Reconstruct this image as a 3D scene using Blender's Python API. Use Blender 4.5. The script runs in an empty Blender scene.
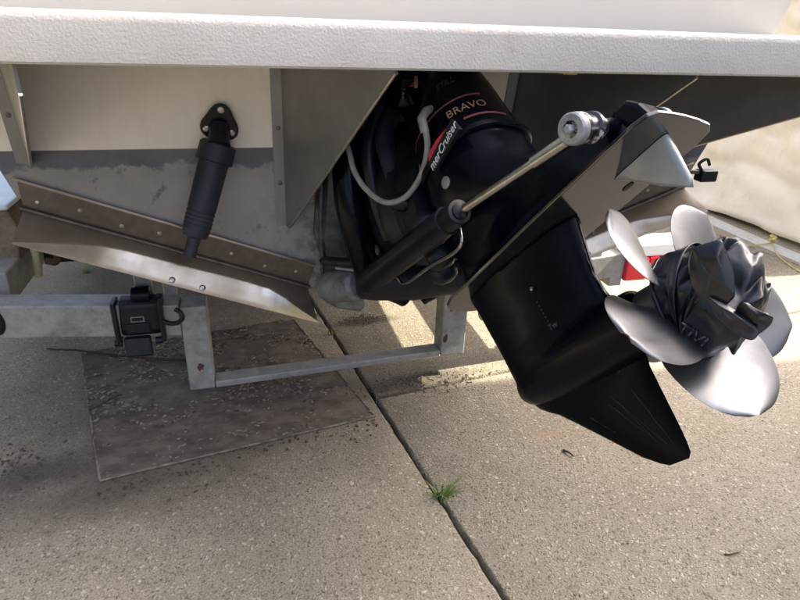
import bpy, bmesh, math, random
from math import sin, cos, tan, pi, radians, sqrt, atan2
from mathutils import Vector, Matrix, noise

random.seed(7)
scene = bpy.context.scene
COL = scene.collection

# ------------------------------------------------------------------ camera
YAW, PITCH, ROLL = radians(15.0), radians(24.9), radians(2.08)
cam_d = bpy.data.cameras.new('camera')
cam_d.sensor_fit = 'HORIZONTAL'; cam_d.sensor_width = 36.0; cam_d.lens = 27.0
cam_d.clip_start = 0.05; cam_d.clip_end = 800
cam = bpy.data.objects.new('camera', cam_d); COL.objects.link(cam)
_f = Vector((sin(YAW)*cos(PITCH), cos(YAW)*cos(PITCH), -sin(PITCH)))
_r = Vector((cos(YAW), -sin(YAW), 0)); _u = _r.cross(_f)
_r2 = cos(ROLL)*_r + sin(ROLL)*_u; _u2 = -sin(ROLL)*_r + cos(ROLL)*_u
cam.matrix_world = Matrix(((_r2.x, _u2.x, -_f.x, 0), (_r2.y, _u2.y, -_f.y, 0), (_r2.z, _u2.z, -_f.z, 1.30), (0, 0, 0, 1)))
scene.camera = cam

# ------------------------------------------------------------------ light
SUN = Vector((0.660, -0.046, 0.700)).normalized()      # towards the sun
w = bpy.data.worlds.new('World'); scene.world = w; w.use_nodes = True
nt = w.node_tree; nt.nodes.clear()
sky = nt.nodes.new('ShaderNodeTexSky'); sky.sky_type = 'NISHITA'; sky.sun_disc = False
sky.sun_elevation = math.asin(SUN.z); sky.sun_rotation = atan2(SUN.x, SUN.y)
sky.air_density = 0.6; sky.dust_density = 7.0; sky.ozone_density = 0.3
bg = nt.nodes.new('ShaderNodeBackground'); bg.inputs['Strength'].default_value = 0.15
wo = nt.nodes.new('ShaderNodeOutputWorld')
nt.links.new(sky.outputs[0], bg.inputs[0]); nt.links.new(bg.outputs[0], wo.inputs[0])
sd = bpy.data.lights.new('sun', 'SUN'); sd.energy = 2.7; sd.angle = radians(0.6); sd.color = (1.0, 0.91, 0.74)
so = bpy.data.objects.new('sun', sd); COL.objects.link(so)
so.rotation_euler = SUN.to_track_quat('Z', 'Y').to_euler()
so.location = (6, -4, 8)
scene.view_settings.view_transform = 'Standard'; scene.view_settings.look = 'None'
scene.view_settings.gamma = 1.0; scene.view_settings.use_curve_mapping = False
scene.view_settings.exposure = 2.45

# ------------------------------------------------------------------ materials
def mat(name, col, rough=0.5, metal=0.0, col2=None, nscale=20.0, ndetail=4.0, lo=0.35, hi=0.65, bump=None, coat=0.0,
        rvar=0.0, stretch=None, spec=0.5, trans=0.0, dirt=None, sub=0.0):
    """principled material with noise colour mix, dirt layer and bump (all in metres, object space)"""
    m = bpy.data.materials.new(name); m.use_nodes = True
    t = m.node_tree; N = t.nodes; L = t.links; b = N['Principled BSDF']
    b.inputs['Roughness'].default_value = rough; b.inputs['Metallic'].default_value = metal
    b.inputs['Specular IOR Level'].default_value = spec
    b.inputs['Coat Weight'].default_value = coat; b.inputs['Coat Roughness'].default_value = 0.08
    b.inputs['Base Color'].default_value = (*col, 1)
    tc = N.new('ShaderNodeTexCoord'); vec = tc.outputs['Object']
    if stretch:
        mp = N.new('ShaderNodeMapping'); mp.inputs['Scale'].default_value = stretch
        L.new(vec, mp.inputs['Vector']); vec = mp.outputs['Vector']
    last = None
    if col2 is not None:
        nz = N.new('ShaderNodeTexNoise'); nz.inputs['Scale'].default_value = nscale; nz.inputs['Detail'].default_value = ndetail
        nz.inputs['Roughness'].default_value = 0.65
        L.new(vec, nz.inputs['Vector'])
        mr = N.new('ShaderNodeMapRange'); mr.inputs['From Min'].default_value = lo; mr.inputs['From Max'].default_value = hi
        L.new(nz.outputs[0], mr.inputs['Value'])
        mx = N.new('ShaderNodeMix'); mx.data_type = 'RGBA'
        mx.inputs[6].default_value = (*col, 1); mx.inputs[7].default_value = (*col2, 1)
        L.new(mr.outputs[0], mx.inputs[0]); last = mx.outputs[2]
        if rvar:
            rr = N.new('ShaderNodeMapRange'); rr.inputs['To Min'].default_value = rough; rr.inputs['To Max'].default_value = min(1, rough+rvar)
            L.new(mr.outputs[0], rr.inputs['Value']); L.new(rr.outputs[0], b.inputs['Roughness'])
    if dirt:
        dc, ds, dlo, dhi = dirt
        nz = N.new('ShaderNodeTexNoise'); nz.inputs['Scale'].default_value = ds; nz.inputs['Detail'].default_value = 8
        nz.inputs['Roughness'].default_value = 0.7
        L.new(tc.outputs['Object'], nz.inputs['Vector'])
        mr = N.new('ShaderNodeMapRange'); mr.inputs['From Min'].default_value = dlo; mr.inputs['From Max'].default_value = dhi
        L.new(nz.outputs[0], mr.inputs['Value'])
        mx = N.new('ShaderNodeMix'); mx.data_type = 'RGBA'; mx.inputs[7].default_value = (*dc, 1)
        if last: L.new(last, mx.inputs[6])
        else: mx.inputs[6].default_value = (*col, 1)
        L.new(mr.outputs[0], mx.inputs[0]); last = mx.outputs[2]
    if last: L.new(last, b.inputs['Base Color'])
    if bump:
        bs, st, dist = bump[:3]
        nb = N.new('ShaderNodeTexNoise'); nb.inputs['Scale'].default_value = bs; nb.inputs['Detail'].default_value = 3
        L.new(vec, nb.inputs['Vector'])
        bp = N.new('ShaderNodeBump'); bp.inputs['Strength'].default_value = st; bp.inputs['Distance'].default_value = dist
        L.new(nb.outputs[0], bp.inputs['Height']); L.new(bp.outputs[0], b.inputs['Normal'])
    if trans:
        b.inputs['Transmission Weight'].default_value = trans
    return m

M = {}
M['gel_text'] = mat('platform gelcoat textured', (0.56, 0.535, 0.48), 0.42, col2=(0.50, 0.475, 0.42), nscale=5, bump=(210, 0.5, 0.0032), dirt=((0.36, 0.32, 0.25), 7, 0.60, 0.86))
M['gelcoat'] = mat('white gelcoat', (0.86, 0.81, 0.71), 0.35, col2=(0.82, 0.77, 0.67), nscale=2)
M['stainless'] = mat('brushed stainless', (0.235, 0.238, 0.245), 0.36, 0.5, col2=(0.185, 0.187, 0.19), nscale=6, rvar=0.10,
                     bump=(5, 0.10, 0.006), dirt=((0.16, 0.15, 0.12), 7, 0.6, 0.9))
M['edge'] = mat('worn bright steel edge', (0.60, 0.57, 0.50), 0.35, 1.0, col2=(0.45, 0.42, 0.36), nscale=40)
M['tab'] = mat('trim tab stainless', (0.56, 0.50, 0.42), 0.30, 0.92, col2=(0.47, 0.395, 0.30), nscale=10, rvar=0.12,
               dirt=((0.30, 0.24, 0.17), 30, 0.68, 0.8), bump=(5, 0.05, 0.004))
M['hinge'] = mat('oxidised hinge steel', (0.100, 0.084, 0.066), 0.42, 0.5, col2=(0.138, 0.115, 0.090), nscale=30, dirt=((0.05, 0.04, 0.03), 40, 0.58, 0.78), bump=(90, 0.15, 0.002))
M['screw'] = mat('screw steel', (0.55, 0.53, 0.48), 0.35, 1.0, col2=(0.2, 0.17, 0.13), nscale=200)
M['black'] = mat('gloss black drive paint', (0.0014, 0.0021, 0.0055), 0.16, 0.0, col2=(0.003, 0.0036, 0.006), nscale=9, coat=0.0, spec=0.12, rvar=0.12,
                 dirt=((0.035, 0.036, 0.036), 46, 0.66, 0.84), bump=(90, 0.05, 0.001))
M['black_scuff'] = mat('scuffed black skeg paint', (0.0018, 0.0022, 0.0036), 0.18, 0.0, col2=(0.004, 0.0045, 0.006), nscale=20, spec=0.07,
                       stretch=(26, 4, 1), dirt=((0.15, 0.15, 0.16), 55, 0.70, 0.76), bump=(90, 0.06, 0.001))
M['ram'] = mat('satin black ram paint', (0.003, 0.0036, 0.006), 0.33, col2=(0.006, 0.007, 0.010), nscale=20, spec=0.2, dirt=((0.03, 0.03, 0.03), 40, 0.66, 0.8))
M['black_plate'] = mat('ventilation plate paint', (0.010, 0.010, 0.012), 0.14, 0.0, col2=(0.02, 0.02, 0.02), nscale=12, coat=0.6, spec=0.7, bump=(40, 0.03, 0.001))
M['plastic'] = mat('matte black plastic', (0.0045, 0.0055, 0.009), 0.42, col2=(0.010, 0.012, 0.017), nscale=25, spec=0.3, bump=(150, 0.1, 0.001))
M['rubber'] = mat('dusty black rubber', (0.012, 0.015, 0.024), 0.5, col2=(0.024, 0.029, 0.042), nscale=14, rvar=0.1, spec=0.4)
M['gimbal'] = mat('scuffed grey black casting', (0.028, 0.034, 0.045), 0.45, col2=(0.085, 0.095, 0.11), nscale=22, lo=0.38, hi=0.66,
                  stretch=(1.5, 1.5, .5), dirt=((0.17, 0.18, 0.18), 30, 0.60, 0.78), bump=(60, 0.25, 0.003))
M['casting'] = mat('bare grey casting', (0.10, 0.105, 0.11), 0.55, col2=(0.17, 0.175, 0.17), nscale=30, dirt=((0.05, 0.055, 0.065), 22, 0.5, 0.7), bump=(80, 0.2, 0.002))
M['bush'] = mat('worn anode zinc', (0.34, 0.36, 0.38), 0.5, 0.55, col2=(0.20, 0.21, 0.23), nscale=60, bump=(120, 0.4, 0.002))
M['fin'] = mat('cast zinc fin', (0.36, 0.37, 0.37), 0.42, 0.45, col2=(0.28, 0.29, 0.295), nscale=24, ndetail=8, bump=(150, 0.2, 0.001))
M['chipped'] = mat('black paint chipped to white', (0.008, 0.009, 0.012), 0.3, col2=(0.4, 0.4, 0.4), nscale=45, lo=0.60, hi=0.64, coat=0.4)
M['rod'] = mat('trim ram rod', (0.36, 0.355, 0.335), 0.26, 1.0, col2=(0.27, 0.265, 0.245), nscale=30)
M['prop'] = mat('polished steel propeller', (0.27, 0.275, 0.285), 0.36, 1.0, col2=(0.20, 0.205, 0.215), nscale=12, ndetail=8, rvar=0.14, bump=(260, 0.05, 0.0006))
M['hose'] = mat('white rubber hose', (0.25, 0.245, 0.23), 0.45, col2=(0.18, 0.177, 0.165), nscale=40)
M['bag'] = mat('black refuse bag', (0.005, 0.006, 0.010), 0.26, col2=(0.010, 0.011, 0.015), nscale=30, rvar=0.14, spec=0.5, bump=(220, 0.12, 0.001))
M['tape'] = mat('black tape', (0.010, 0.011, 0.016), 0.34, bump=(90, 0.1, 0.001))
M['print'] = mat('worn white print', (0.17, 0.17, 0.175), 0.5, col2=(0.02, 0.02, 0.023), nscale=120, lo=.42, hi=.60)
M['white_ink'] = mat('white decal ink', (0.62, 0.62, 0.60), 0.4)
M['grey_ink'] = mat('grey decal ink', (0.16, 0.17, 0.19), 0.4)
M['scratch'] = mat('scratched bare metal', (0.07, 0.07, 0.075), 0.5, col2=(0.012, 0.012, 0.013), nscale=90)
M['red_ink'] = mat('red decal ink', (0.42, 0.03, 0.04), 0.4)
M['faint_red'] = mat('faded red stripe', (0.20, 0.06, 0.06), 0.4)
M['gold_ink'] = mat('gold decal foil', (0.45, 0.27, 0.13), 0.45, col2=(0.20, 0.10, 0.05), nscale=160)
M['emboss'] = mat('dusty embossed casting letters', (0.035, 0.04, 0.055), 0.5)
M['galv'] = mat('galvanised trailer steel', (0.34, 0.338, 0.318), 0.55, 0.1, col2=(0.25, 0.25, 0.235), nscale=26, ndetail=8, dirt=((0.12, 0.10, 0.075), 10, 0.52, 0.76), bump=(120, 0.12, 0.001))
M['rust'] = mat('rust', (0.12, 0.05, 0.02), 0.8, col2=(0.06, 0.03, 0.015), nscale=80, bump=(150, 0.5, 0.002))
M['red_lens'] = mat('red tail lens', (0.70, 0.008, 0.022), 0.15, col2=(0.50, 0.005, 0.014), nscale=60, coat=1.0, stretch=(8, 1, 1))
M['white_plastic'] = mat('white lamp housing', (0.80, 0.80, 0.77), 0.35)
M['web'] = mat('grey webbing', (0.20, 0.21, 0.22), 0.8, col2=(0.15, 0.16, 0.16), nscale=200, bump=(400, 0.4, 0.001))
M['web_edge'] = mat('yellowed webbing edge', (0.42, 0.38, 0.20), 0.8, col2=(0.33, 0.30, 0.16), nscale=120)
M['tarp'] = mat('cream canvas tarpaulin', (0.68, 0.65, 0.585), 0.75, col2=(0.62, 0.585, 0.505), nscale=3.0, dirt=((0.52, 0.43, 0.29), 3.5, 0.55, 0.85), bump=(14, 0.3, 0.012))
M['kerb'] = mat('pale edging', (0.50, 0.50, 0.48), 0.8, col2=(0.40, 0.40, 0.38), nscale=20, bump=(120, 0.3, 0.002))
M['rope'] = mat('yellow rope', (0.50, 0.40, 0.12), 0.7, col2=(0.40, 0.33, 0.14), nscale=120)
M['grass'] = mat('weed green', (0.10, 0.17, 0.035), 0.6, col2=(0.16, 0.19, 0.06), nscale=60)
M['grass_dry'] = mat('dry weed', (0.20, 0.16, 0.07), 0.7, col2=(0.14, 0.13, 0.05), nscale=60)
M['twig'] = mat('dark twig', (0.035, 0.025, 0.018), 0.9, col2=(0.07, 0.05, 0.035), nscale=60)
M['stucco'] = mat('pale stucco', (0.55, 0.52, 0.46), 0.9, col2=(0.50, 0.47, 0.41), nscale=4, bump=(80, 0.4, 0.004))
M['fascia'] = mat('white fascia', (0.7, 0.69, 0.66), 0.5)
M['shingle'] = mat('roof shingle', (0.09, 0.085, 0.08), 0.9, col2=(0.06, 0.055, 0.05), nscale=20)
M['wood'] = mat('weathered bunk carpet', (0.22, 0.17, 0.12), 0.9, col2=(0.15, 0.115, 0.08), nscale=50, bump=(200, 0.5, 0.003))
M['pale_blue'] = mat('pale painted fender', (0.60, 0.68, 0.68), 0.35, col2=(0.5, 0.58, 0.58), nscale=10)
M['hedge'] = mat('hedge leaves', (0.05, 0.085, 0.02), 0.5, col2=(0.10, 0.13, 0.03), nscale=8)
M['tyre'] = mat('tyre rubber', (0.012, 0.012, 0.012), 0.8, bump=(60, 0.3, 0.003))

def concrete():
    m = bpy.data.materials.new('exposed aggregate concrete'); m.use_nodes = True
    t = m.node_tree; N = t.nodes; L = t.links; b = N['Principled BSDF']; b.inputs['Roughness'].default_value = 0.9
    geo = N.new('ShaderNodeNewGeometry'); P = geo.outputs['Position']
    def noise_(s, d, r=0.6, vec=P):
        n = N.new('ShaderNodeTexNoise'); n.inputs['Scale'].default_value = s; n.inputs['Detail'].default_value = d; n.inputs['Roughness'].default_value = r
        L.new(vec, n.inputs['Vector']); return n.outputs[0]
    def rng(v, a, b_, c=0.0, d=1.0):
        n = N.new('ShaderNodeMapRange'); n.inputs['From Min'].default_value = a; n.inputs['From Max'].default_value = b_
        n.inputs['To Min'].default_value = c; n.inputs['To Max'].default_value = d; L.new(v, n.inputs['Value']); return n.outputs[0]
    def mix(f, a, b_, mode='MIX'):
        n = N.new('ShaderNodeMix'); n.data_type = 'RGBA'; n.blend_type = mode
        if hasattr(f, 'links'): L.new(f, n.inputs[0])
        else: n.inputs[0].default_value = f
        for s, i in ((a, 6), (b_, 7)):
            if hasattr(s, 'links'): L.new(s, n.inputs[i])
            else: n.inputs[i].default_value = (*s, 1)
        return n.outputs[2]
    def math_(op, a, b_=None):
        n = N.new('ShaderNodeMath'); n.operation = op
        for s, i in ((a, 0), (b_, 1)):
            if s is None: continue
            if hasattr(s, 'links'): L.new(s, n.inputs[i])
            else: n.inputs[i].default_value = s
        return n.outputs[0]
    # pebbles
    dn = N.new('ShaderNodeTexNoise'); dn.inputs['Scale'].default_value = 90; dn.inputs['Detail'].default_value = 2; L.new(P, dn.inputs['Vector'])
    vm = N.new('ShaderNodeVectorMath'); vm.operation = 'MULTIPLY_ADD'; vm.inputs[1].default_value = (.018, .018, .018); L.new(dn.outputs['Color'], vm.inputs[0]); L.new(P, vm.inputs[2])
    PD = vm.outputs[0]
    v1 = N.new('ShaderNodeTexVoronoi'); v1.inputs['Scale'].default_value = 108; L.new(PD, v1.inputs['Vector'])
    v2 = N.new('ShaderNodeTexVoronoi'); v2.inputs['Scale'].default_value = 62; L.new(PD, v2.inputs['Vector'])
    hs1 = N.new('ShaderNodeSeparateColor'); L.new(v1.outputs['Color'], hs1.inputs[0])
    hs2 = N.new('ShaderNodeSeparateColor'); L.new(v2.outputs['Color'], hs2.inputs[0])
    base = mix(rng(noise_(2.1, 7, .65), 0.34, 0.66), (0.285, 0.25, 0.188), (0.365, 0.328, 0.256))
    peb = mix(hs1.outputs[0], (0.10, 0.082, 0.056), (0.57, 0.52, 0.41))
    core = rng(v1.outputs['Distance'], 0.50, 0.25)
    c = mix(math_('MULTIPLY', core, 0.92), base, peb)
    big = math_('MULTIPLY', rng(hs2.outputs[0], 0.80, 0.86), rng(v2.outputs['Distance'], 0.42, 0.30))
    c = mix(rng(noise_(190, 3, .75), .44, .62, 0, .65), c, (0.13, 0.105, 0.07))
    c = mix(math_('MULTIPLY', big, 0.6), c, (0.56, 0.52, 0.41))
    drk = math_('MULTIPLY', rng(hs2.outputs[1], 0.88, 0.93), rng(v2.outputs['Distance'], 0.36, 0.25))
    c = mix(math_('MULTIPLY', drk, 0.7), c, (0.10, 0.085, 0.07))
    # stains: general blotches, soot and dirt round the sheet and along the beam, dark oily patch left
    c = mix(rng(noise_(2.2, 6, 0.7), 0.55, 0.80, 0, 0.5), c, (0.17, 0.14, 0.095))
    c = mix(rng(noise_(9, 6, 0.7), 0.60, 0.80, 0, 0.5), c, (0.12, 0.10, 0.08))
    sep = N.new('ShaderNodeSeparateXYZ'); L.new(P, sep.inputs[0])
    X, Y = sep.outputs['X'], sep.outputs['Y']
    wob = rng(noise_(5, 5, 0.7), 0.2, 0.8, -0.16, 0.16)
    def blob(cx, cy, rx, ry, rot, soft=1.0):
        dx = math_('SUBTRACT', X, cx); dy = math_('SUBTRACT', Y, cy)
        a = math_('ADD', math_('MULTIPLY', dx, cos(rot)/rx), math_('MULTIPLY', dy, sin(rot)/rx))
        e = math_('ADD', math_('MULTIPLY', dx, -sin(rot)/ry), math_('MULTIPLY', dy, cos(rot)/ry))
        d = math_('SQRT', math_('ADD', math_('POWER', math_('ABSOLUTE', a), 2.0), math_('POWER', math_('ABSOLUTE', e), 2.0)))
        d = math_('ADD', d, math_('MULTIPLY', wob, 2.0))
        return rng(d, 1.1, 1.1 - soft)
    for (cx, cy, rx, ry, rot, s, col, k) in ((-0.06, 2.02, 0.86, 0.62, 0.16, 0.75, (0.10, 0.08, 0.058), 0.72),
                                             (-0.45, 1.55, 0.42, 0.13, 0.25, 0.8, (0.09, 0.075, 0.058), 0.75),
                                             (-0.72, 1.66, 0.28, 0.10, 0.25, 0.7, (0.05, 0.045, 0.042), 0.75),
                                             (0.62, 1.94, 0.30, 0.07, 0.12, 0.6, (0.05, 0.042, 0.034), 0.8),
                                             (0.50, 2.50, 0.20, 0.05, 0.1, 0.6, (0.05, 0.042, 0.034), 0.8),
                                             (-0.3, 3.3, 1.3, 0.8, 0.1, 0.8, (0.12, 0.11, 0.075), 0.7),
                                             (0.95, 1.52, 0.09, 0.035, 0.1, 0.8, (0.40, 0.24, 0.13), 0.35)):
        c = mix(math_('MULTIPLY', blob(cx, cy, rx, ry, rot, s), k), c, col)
    # soft mottling
    c = mix(rng(noise_(38, 4, 0.7), 0.35, 0.65, 0.0, 0.20), c, (0.15, 0.125, 0.085))
    L.new(c, b.inputs['Base Color'])
    bp = N.new('ShaderNodeBump'); bp.inputs['Strength'].default_value = 0.8; bp.inputs['Distance'].default_value = 0.004
    h = math_('ADD', math_('MULTIPLY', core, 0.7), noise_(180, 3))
    h = math_('ADD', h, big)
    L.new(h, bp.inputs['Height']); L.new(bp.outputs[0], b.inputs['Normal'])
    return m
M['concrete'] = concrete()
M['soil'] = mat('dark joint soil', (0.007, 0.006, 0.0045), 1.0, col2=(0.016, 0.013, 0.01), nscale=60, bump=(100, 0.6, 0.01))
M['sheet'] = mat('weathered brown sheet', (0.165, 0.130, 0.098), 0.85, col2=(0.078, 0.064, 0.050), nscale=9, ndetail=12, lo=.38, hi=.62, stretch=(1, 1.8, 1),
                 dirt=((0.30, 0.285, 0.25), 30, 0.60, 0.70), bump=(120, 0.8, 0.004))
M['sheet_edge'] = mat('pale cut edge', (0.24, 0.22, 0.18), 0.8, col2=(0.10, 0.085, 0.065), nscale=22, lo=.4, hi=.6)
M['chip'] = mat('pale leaf chips', (0.30, 0.27, 0.22), 0.9, col2=(0.16, 0.12, 0.08), nscale=30)
M['leaf'] = mat('brown leaf litter', (0.10, 0.072, 0.045), 0.9, col2=(0.05, 0.036, 0.025), nscale=30)

def transom_mat():
    m = bpy.data.materials.new('transom gelcoat and bottom paint'); m.use_nodes = True
    t = m.node_tree; N = t.nodes; L = t.links; b = N['Principled BSDF']; b.inputs['Roughness'].default_value = 0.4
    geo = N.new('ShaderNodeNewGeometry'); sep = N.new('ShaderNodeSeparateXYZ'); L.new(geo.outputs['Position'], sep.inputs[0])
    Z = sep.outputs['Z']
    def nz(s, d, sc=(1, 1, 1)):
        mp = N.new('ShaderNodeMapping'); mp.inputs['Scale'].default_value = sc; L.new(geo.outputs['Position'], mp.inputs['Vector'])
        n = N.new('ShaderNodeTexNoise'); n.inputs['Scale'].default_value = s; n.inputs['Detail'].default_value = d; n.inputs['Roughness'].default_value = 0.68
        L.new(mp.outputs[0], n.inputs['Vector']); return n.outputs[0]
    def rng(v, a, b_, c=0.0, d=1.0):
        n = N.new('ShaderNodeMapRange'); n.inputs['From Min'].default_value = a; n.inputs['From Max'].default_value = b_
        n.inputs['To Min'].default_value = c; n.inputs['To Max'].default_value = d; L.new(v, n.inputs['Value']); return n.outputs[0]
    def mix(f, a, b_):
        n = N.new('ShaderNodeMix'); n.data_type = 'RGBA'; L.new(f, n.inputs[0])
        for s, i in ((a, 6), (b_, 7)):
            if hasattr(s, 'links'): L.new(s, n.inputs[i])
            else: n.inputs[i].default_value = (*s, 1)
        return n.outputs[2]
    def add(a, b_, op='ADD'):
        n = N.new('ShaderNodeMath'); n.operation = op
        for s, i in ((a, 0), (b_, 1)):
            if hasattr(s, 'links'): L.new(s, n.inputs[i])
            else: n.inputs[i].default_value = s
        return n.outputs[0]
    cream = mix(rng(nz(7, 5, (1, 1, .12)), 0.35, 0.7), (0.76, 0.725, 0.655), (0.69, 0.65, 0.575))
    cream = mix(rng(nz(26, 4, (1, 1, .05)), 0.5, 0.72, 0, .25), cream, (0.55, 0.50, 0.42))
    blue = mix(rng(nz(14, 6), 0.35, 0.7), (0.075, 0.085, 0.115), (0.115, 0.125, 0.15))
    grey = mix(rng(nz(5, 6), 0.35, 0.65), (0.205, 0.205, 0.20), (0.275, 0.27, 0.258))
    grey = mix(rng(nz(17, 8, (1, 1, .6)), 0.60, 0.66, 0, .85), grey, (0.085, 0.095, 0.12))
    # scuffed mottling close to the drive
    near = N.new('ShaderNodeMapRange'); near.inputs['From Min'].default_value = 0.02; near.inputs['From Max'].default_value = 0.2; L.new(sep.outputs['X'], near.inputs['Value'])
    grey = mix(add(rng(nz(30, 8), 0.47, 0.57, 0, .8), near.outputs[0], 'MULTIPLY'), grey, (0.09, 0.10, 0.13))
    ragged = add(Z, rng(nz(11, 8), 0.2, 0.8, -0.035, 0.035))
    lower = mix(rng(ragged, 0.928, 0.938), grey, blue)
    c = mix(rng(Z, 0.9805, 0.9825), lower, cream)
    L.new(c, b.inputs['Base Color'])
    bp = N.new('ShaderNodeBump'); bp.inputs['Strength'].default_value = 0.15; bp.inputs['Distance'].default_value = 0.002
    L.new(nz(60, 4), bp.inputs['Height']); L.new(bp.outputs[0], b.inputs['Normal'])
    return m
M['transom'] = transom_mat()

# ------------------------------------------------------------------ helpers
def tag(o, label=None, cat=None, group=None, kind=None):
    if label: o['label'] = label
    if cat: o['category'] = cat
    if group: o['group'] = group
    if kind: o['kind'] = kind
    return o

def empty(name, loc=(0, 0, 0), mw=None):
    o = bpy.data.objects.new(name, None); COL.objects.link(o); o.empty_display_size = 0.05
    if mw is not None: o.matrix_world = mw
    else: o.location = loc
    return o

def build(name, bm, m, parent=None, smooth=0.0, world=True):
    """bmesh -> object. Coordinates of bm are world coords when world=True (converted into the parent's space)"""
    bmesh.ops.recalc_face_normals(bm, faces=bm.faces)
    me = bpy.data.meshes.new(name)
    if smooth:
        for f in bm.faces: f.smooth = True
        for e in bm.edges:
            if len(e.link_faces) == 2 and e.calc_face_angle(0) > smooth: e.smooth = False
    bm.to_mesh(me); bm.free()
    o = bpy.data.objects.new(name, me); COL.objects.link(o)
    if m: me.materials.append(m)
    if parent is not None:
        o.parent = parent
        if world:
            me.transform(root_inv(parent))
    return o

def root_inv(p):
    mw = Matrix.Identity(4)
    while p is not None:
        mw = p.matrix_basis @ mw; p = p.parent
    return mw.inverted()

def V(*a): return Vector(a)

def box(bm, lo, hi, mtx=None, bev=0.0):
    vs = [bm.verts.new(Vector((x, y, z))) for x in (lo[0], hi[0]) for y in (lo[1], hi[1]) for z in (lo[2], hi[2])]
    fs = [(0, 1, 3, 2), (4, 6, 7, 5), (0, 4, 5, 1), (2, 3, 7, 6), (0, 2, 6, 4), (1, 5, 7, 3)]
    fa = [bm.faces.new([vs[i] for i in f]) for f in fs]
    if bev:
        es = list({e for f in fa for e in f.edges})
        r = bmesh.ops.bevel(bm, geom=es, offset=bev, segments=2, affect='EDGES', profile=0.6)
        vs = list({v for f in r['faces'] for v in f.verts} | {v for v in vs if v.is_valid})
    if mtx is not None:
        for v in vs:
            if v.is_valid: v.co = mtx @ v.co
    return vs

def beam(bm, a, b, w, h, up=(0, 0, 1), bev=0.0):
    """rectangular bar from a to b"""
    a, b = Vector(a), Vector(b); d = (b-a); ln = d.length; d.normalize()
    s = d.cross(Vector(up)).normalized(); u = s.cross(d)
    mtx = Matrix(((d.x, s.x, u.x, a.x), (d.y, s.y, u.y, a.y), (d.z, s.z, u.z, a.z), (0, 0, 0, 1)))
    return box(bm, (0, -w/2, -h/2), (ln, w/2, h/2), mtx, bev)

def loft(bm, loops, cap=True, closed=True):
    rows = [[bm.verts.new(Vector(p)) for p in lp] for lp in loops]
    n = len(rows[0])
    for a, b in zip(rows[:-1], rows[1:]):
        for i in range(n if closed else n-1):
            j = (i+1) % n
            try: bm.faces.new((a[i], a[j], b[j], b[i]))
            except ValueError: pass
    if cap and closed:
        bm.faces.new(rows[0][::-1]); bm.faces.new(rows[-1])
    return rows

def frame(d):
    d = Vector(d).normalized()
    a = Vector((0, 0, 1)) if abs(d.z) < 0.9 else Vector((1, 0, 0))
    s = d.cross(a).normalized(); u = s.cross(d)
    return d, s, u

def tube(bm, pts, rads, n=12, cap=True):
    """tube through points with radius per point"""
    pts = [Vector(p) for p in pts]
    if not hasattr(rads, '__len__'): rads = [rads]*len(pts)
    d0, s, u = frame(pts[1]-pts[0])
    loops = []
    for i, p in enumerate(pts):
        if i == 0: d = pts[1]-pts[0]
        elif i == len(pts)-1: d = pts[-1]-pts[-2]
        else: d = pts[i+1]-pts[i-1]
        if d.length < 1e-9: d = d0
        d = d.normalized()
        s = (s - d*s.dot(d)).normalized(); u = d.cross(s)
        loops.append([p + (s*cos(2*pi*k/n)+u*sin(2*pi*k/n))*max(rads[i], 1e-5) for k in range(n)])
    return loft(bm, loops, cap)

def lathe(bm, a, axis, prof, n=24):
    """prof: (distance along axis, radius)"""
    a = Vector(a); d, s, u = frame(axis)
    loops = [[a + d*t + (s*cos(2*pi*k/n)+u*sin(2*pi*k/n))*max(r, 1e-5) for k in range(n)] for t, r in prof]
    return loft(bm, loops, True)

def bez(pts, n=24):
    """catmull-rom through points"""
    P = [Vector(p) for p in pts]; P = [2*P[0]-P[1]] + P + [2*P[-1]-P[-2]]
    out = []; m = len(P)-3
    for i in range(m):
        for k in range(n):
            t = k/n; a, b, c, d = P[i:i+4]
            out.append(0.5*((2*b)+(c-a)*t+(2*a-5*b+4*c-d)*t*t+(3*b-a-3*c+d)*t**3))
    out.append(P[-2]); return out

def poly_prism(bm, pts, nrm, th):
    """flat polygon (list of points) thickened by th along nrm (centred)"""
    nrm = Vector(nrm).normalized()
    a = [Vector(p)+nrm*th/2 for p in pts]; b = [Vector(p)-nrm*th/2 for p in pts]
    return loft(bm, [a, b], True)

def screw(name, p, nrm, r, parent, m='screw', dome=0.4, n=12):
    bm = bmesh.new(); lathe(bm, Vector(p)-Vector(nrm).normalized()*0.002, nrm, [(0, r), (0.002+r*dome*.5, r), (0.002+r*dome, r*.65), (0.002+r*dome*.9, r*.3)], n)
    return build(name, bm, M[m], parent, smooth=0.7)

def text_mesh(txt, size, extrude=0.0006, shear=0.0):
    cu = bpy.data.curves.new('txt', 'FONT'); cu.body = txt; cu.size = size; cu.extrude = extrude; cu.shear = shear
    cu.align_x = 'CENTER'; cu.align_y = 'CENTER'; cu.resolution_u = 3
    o = bpy.data.objects.new('txt', cu); COL.objects.link(o)
    dg = bpy.context.evaluated_depsgraph_get()
    me = bpy.data.meshes.new_from_object(o.evaluated_get(dg))
    bpy.data.objects.remove(o); bpy.data.curves.remove(cu)
    return me

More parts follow.
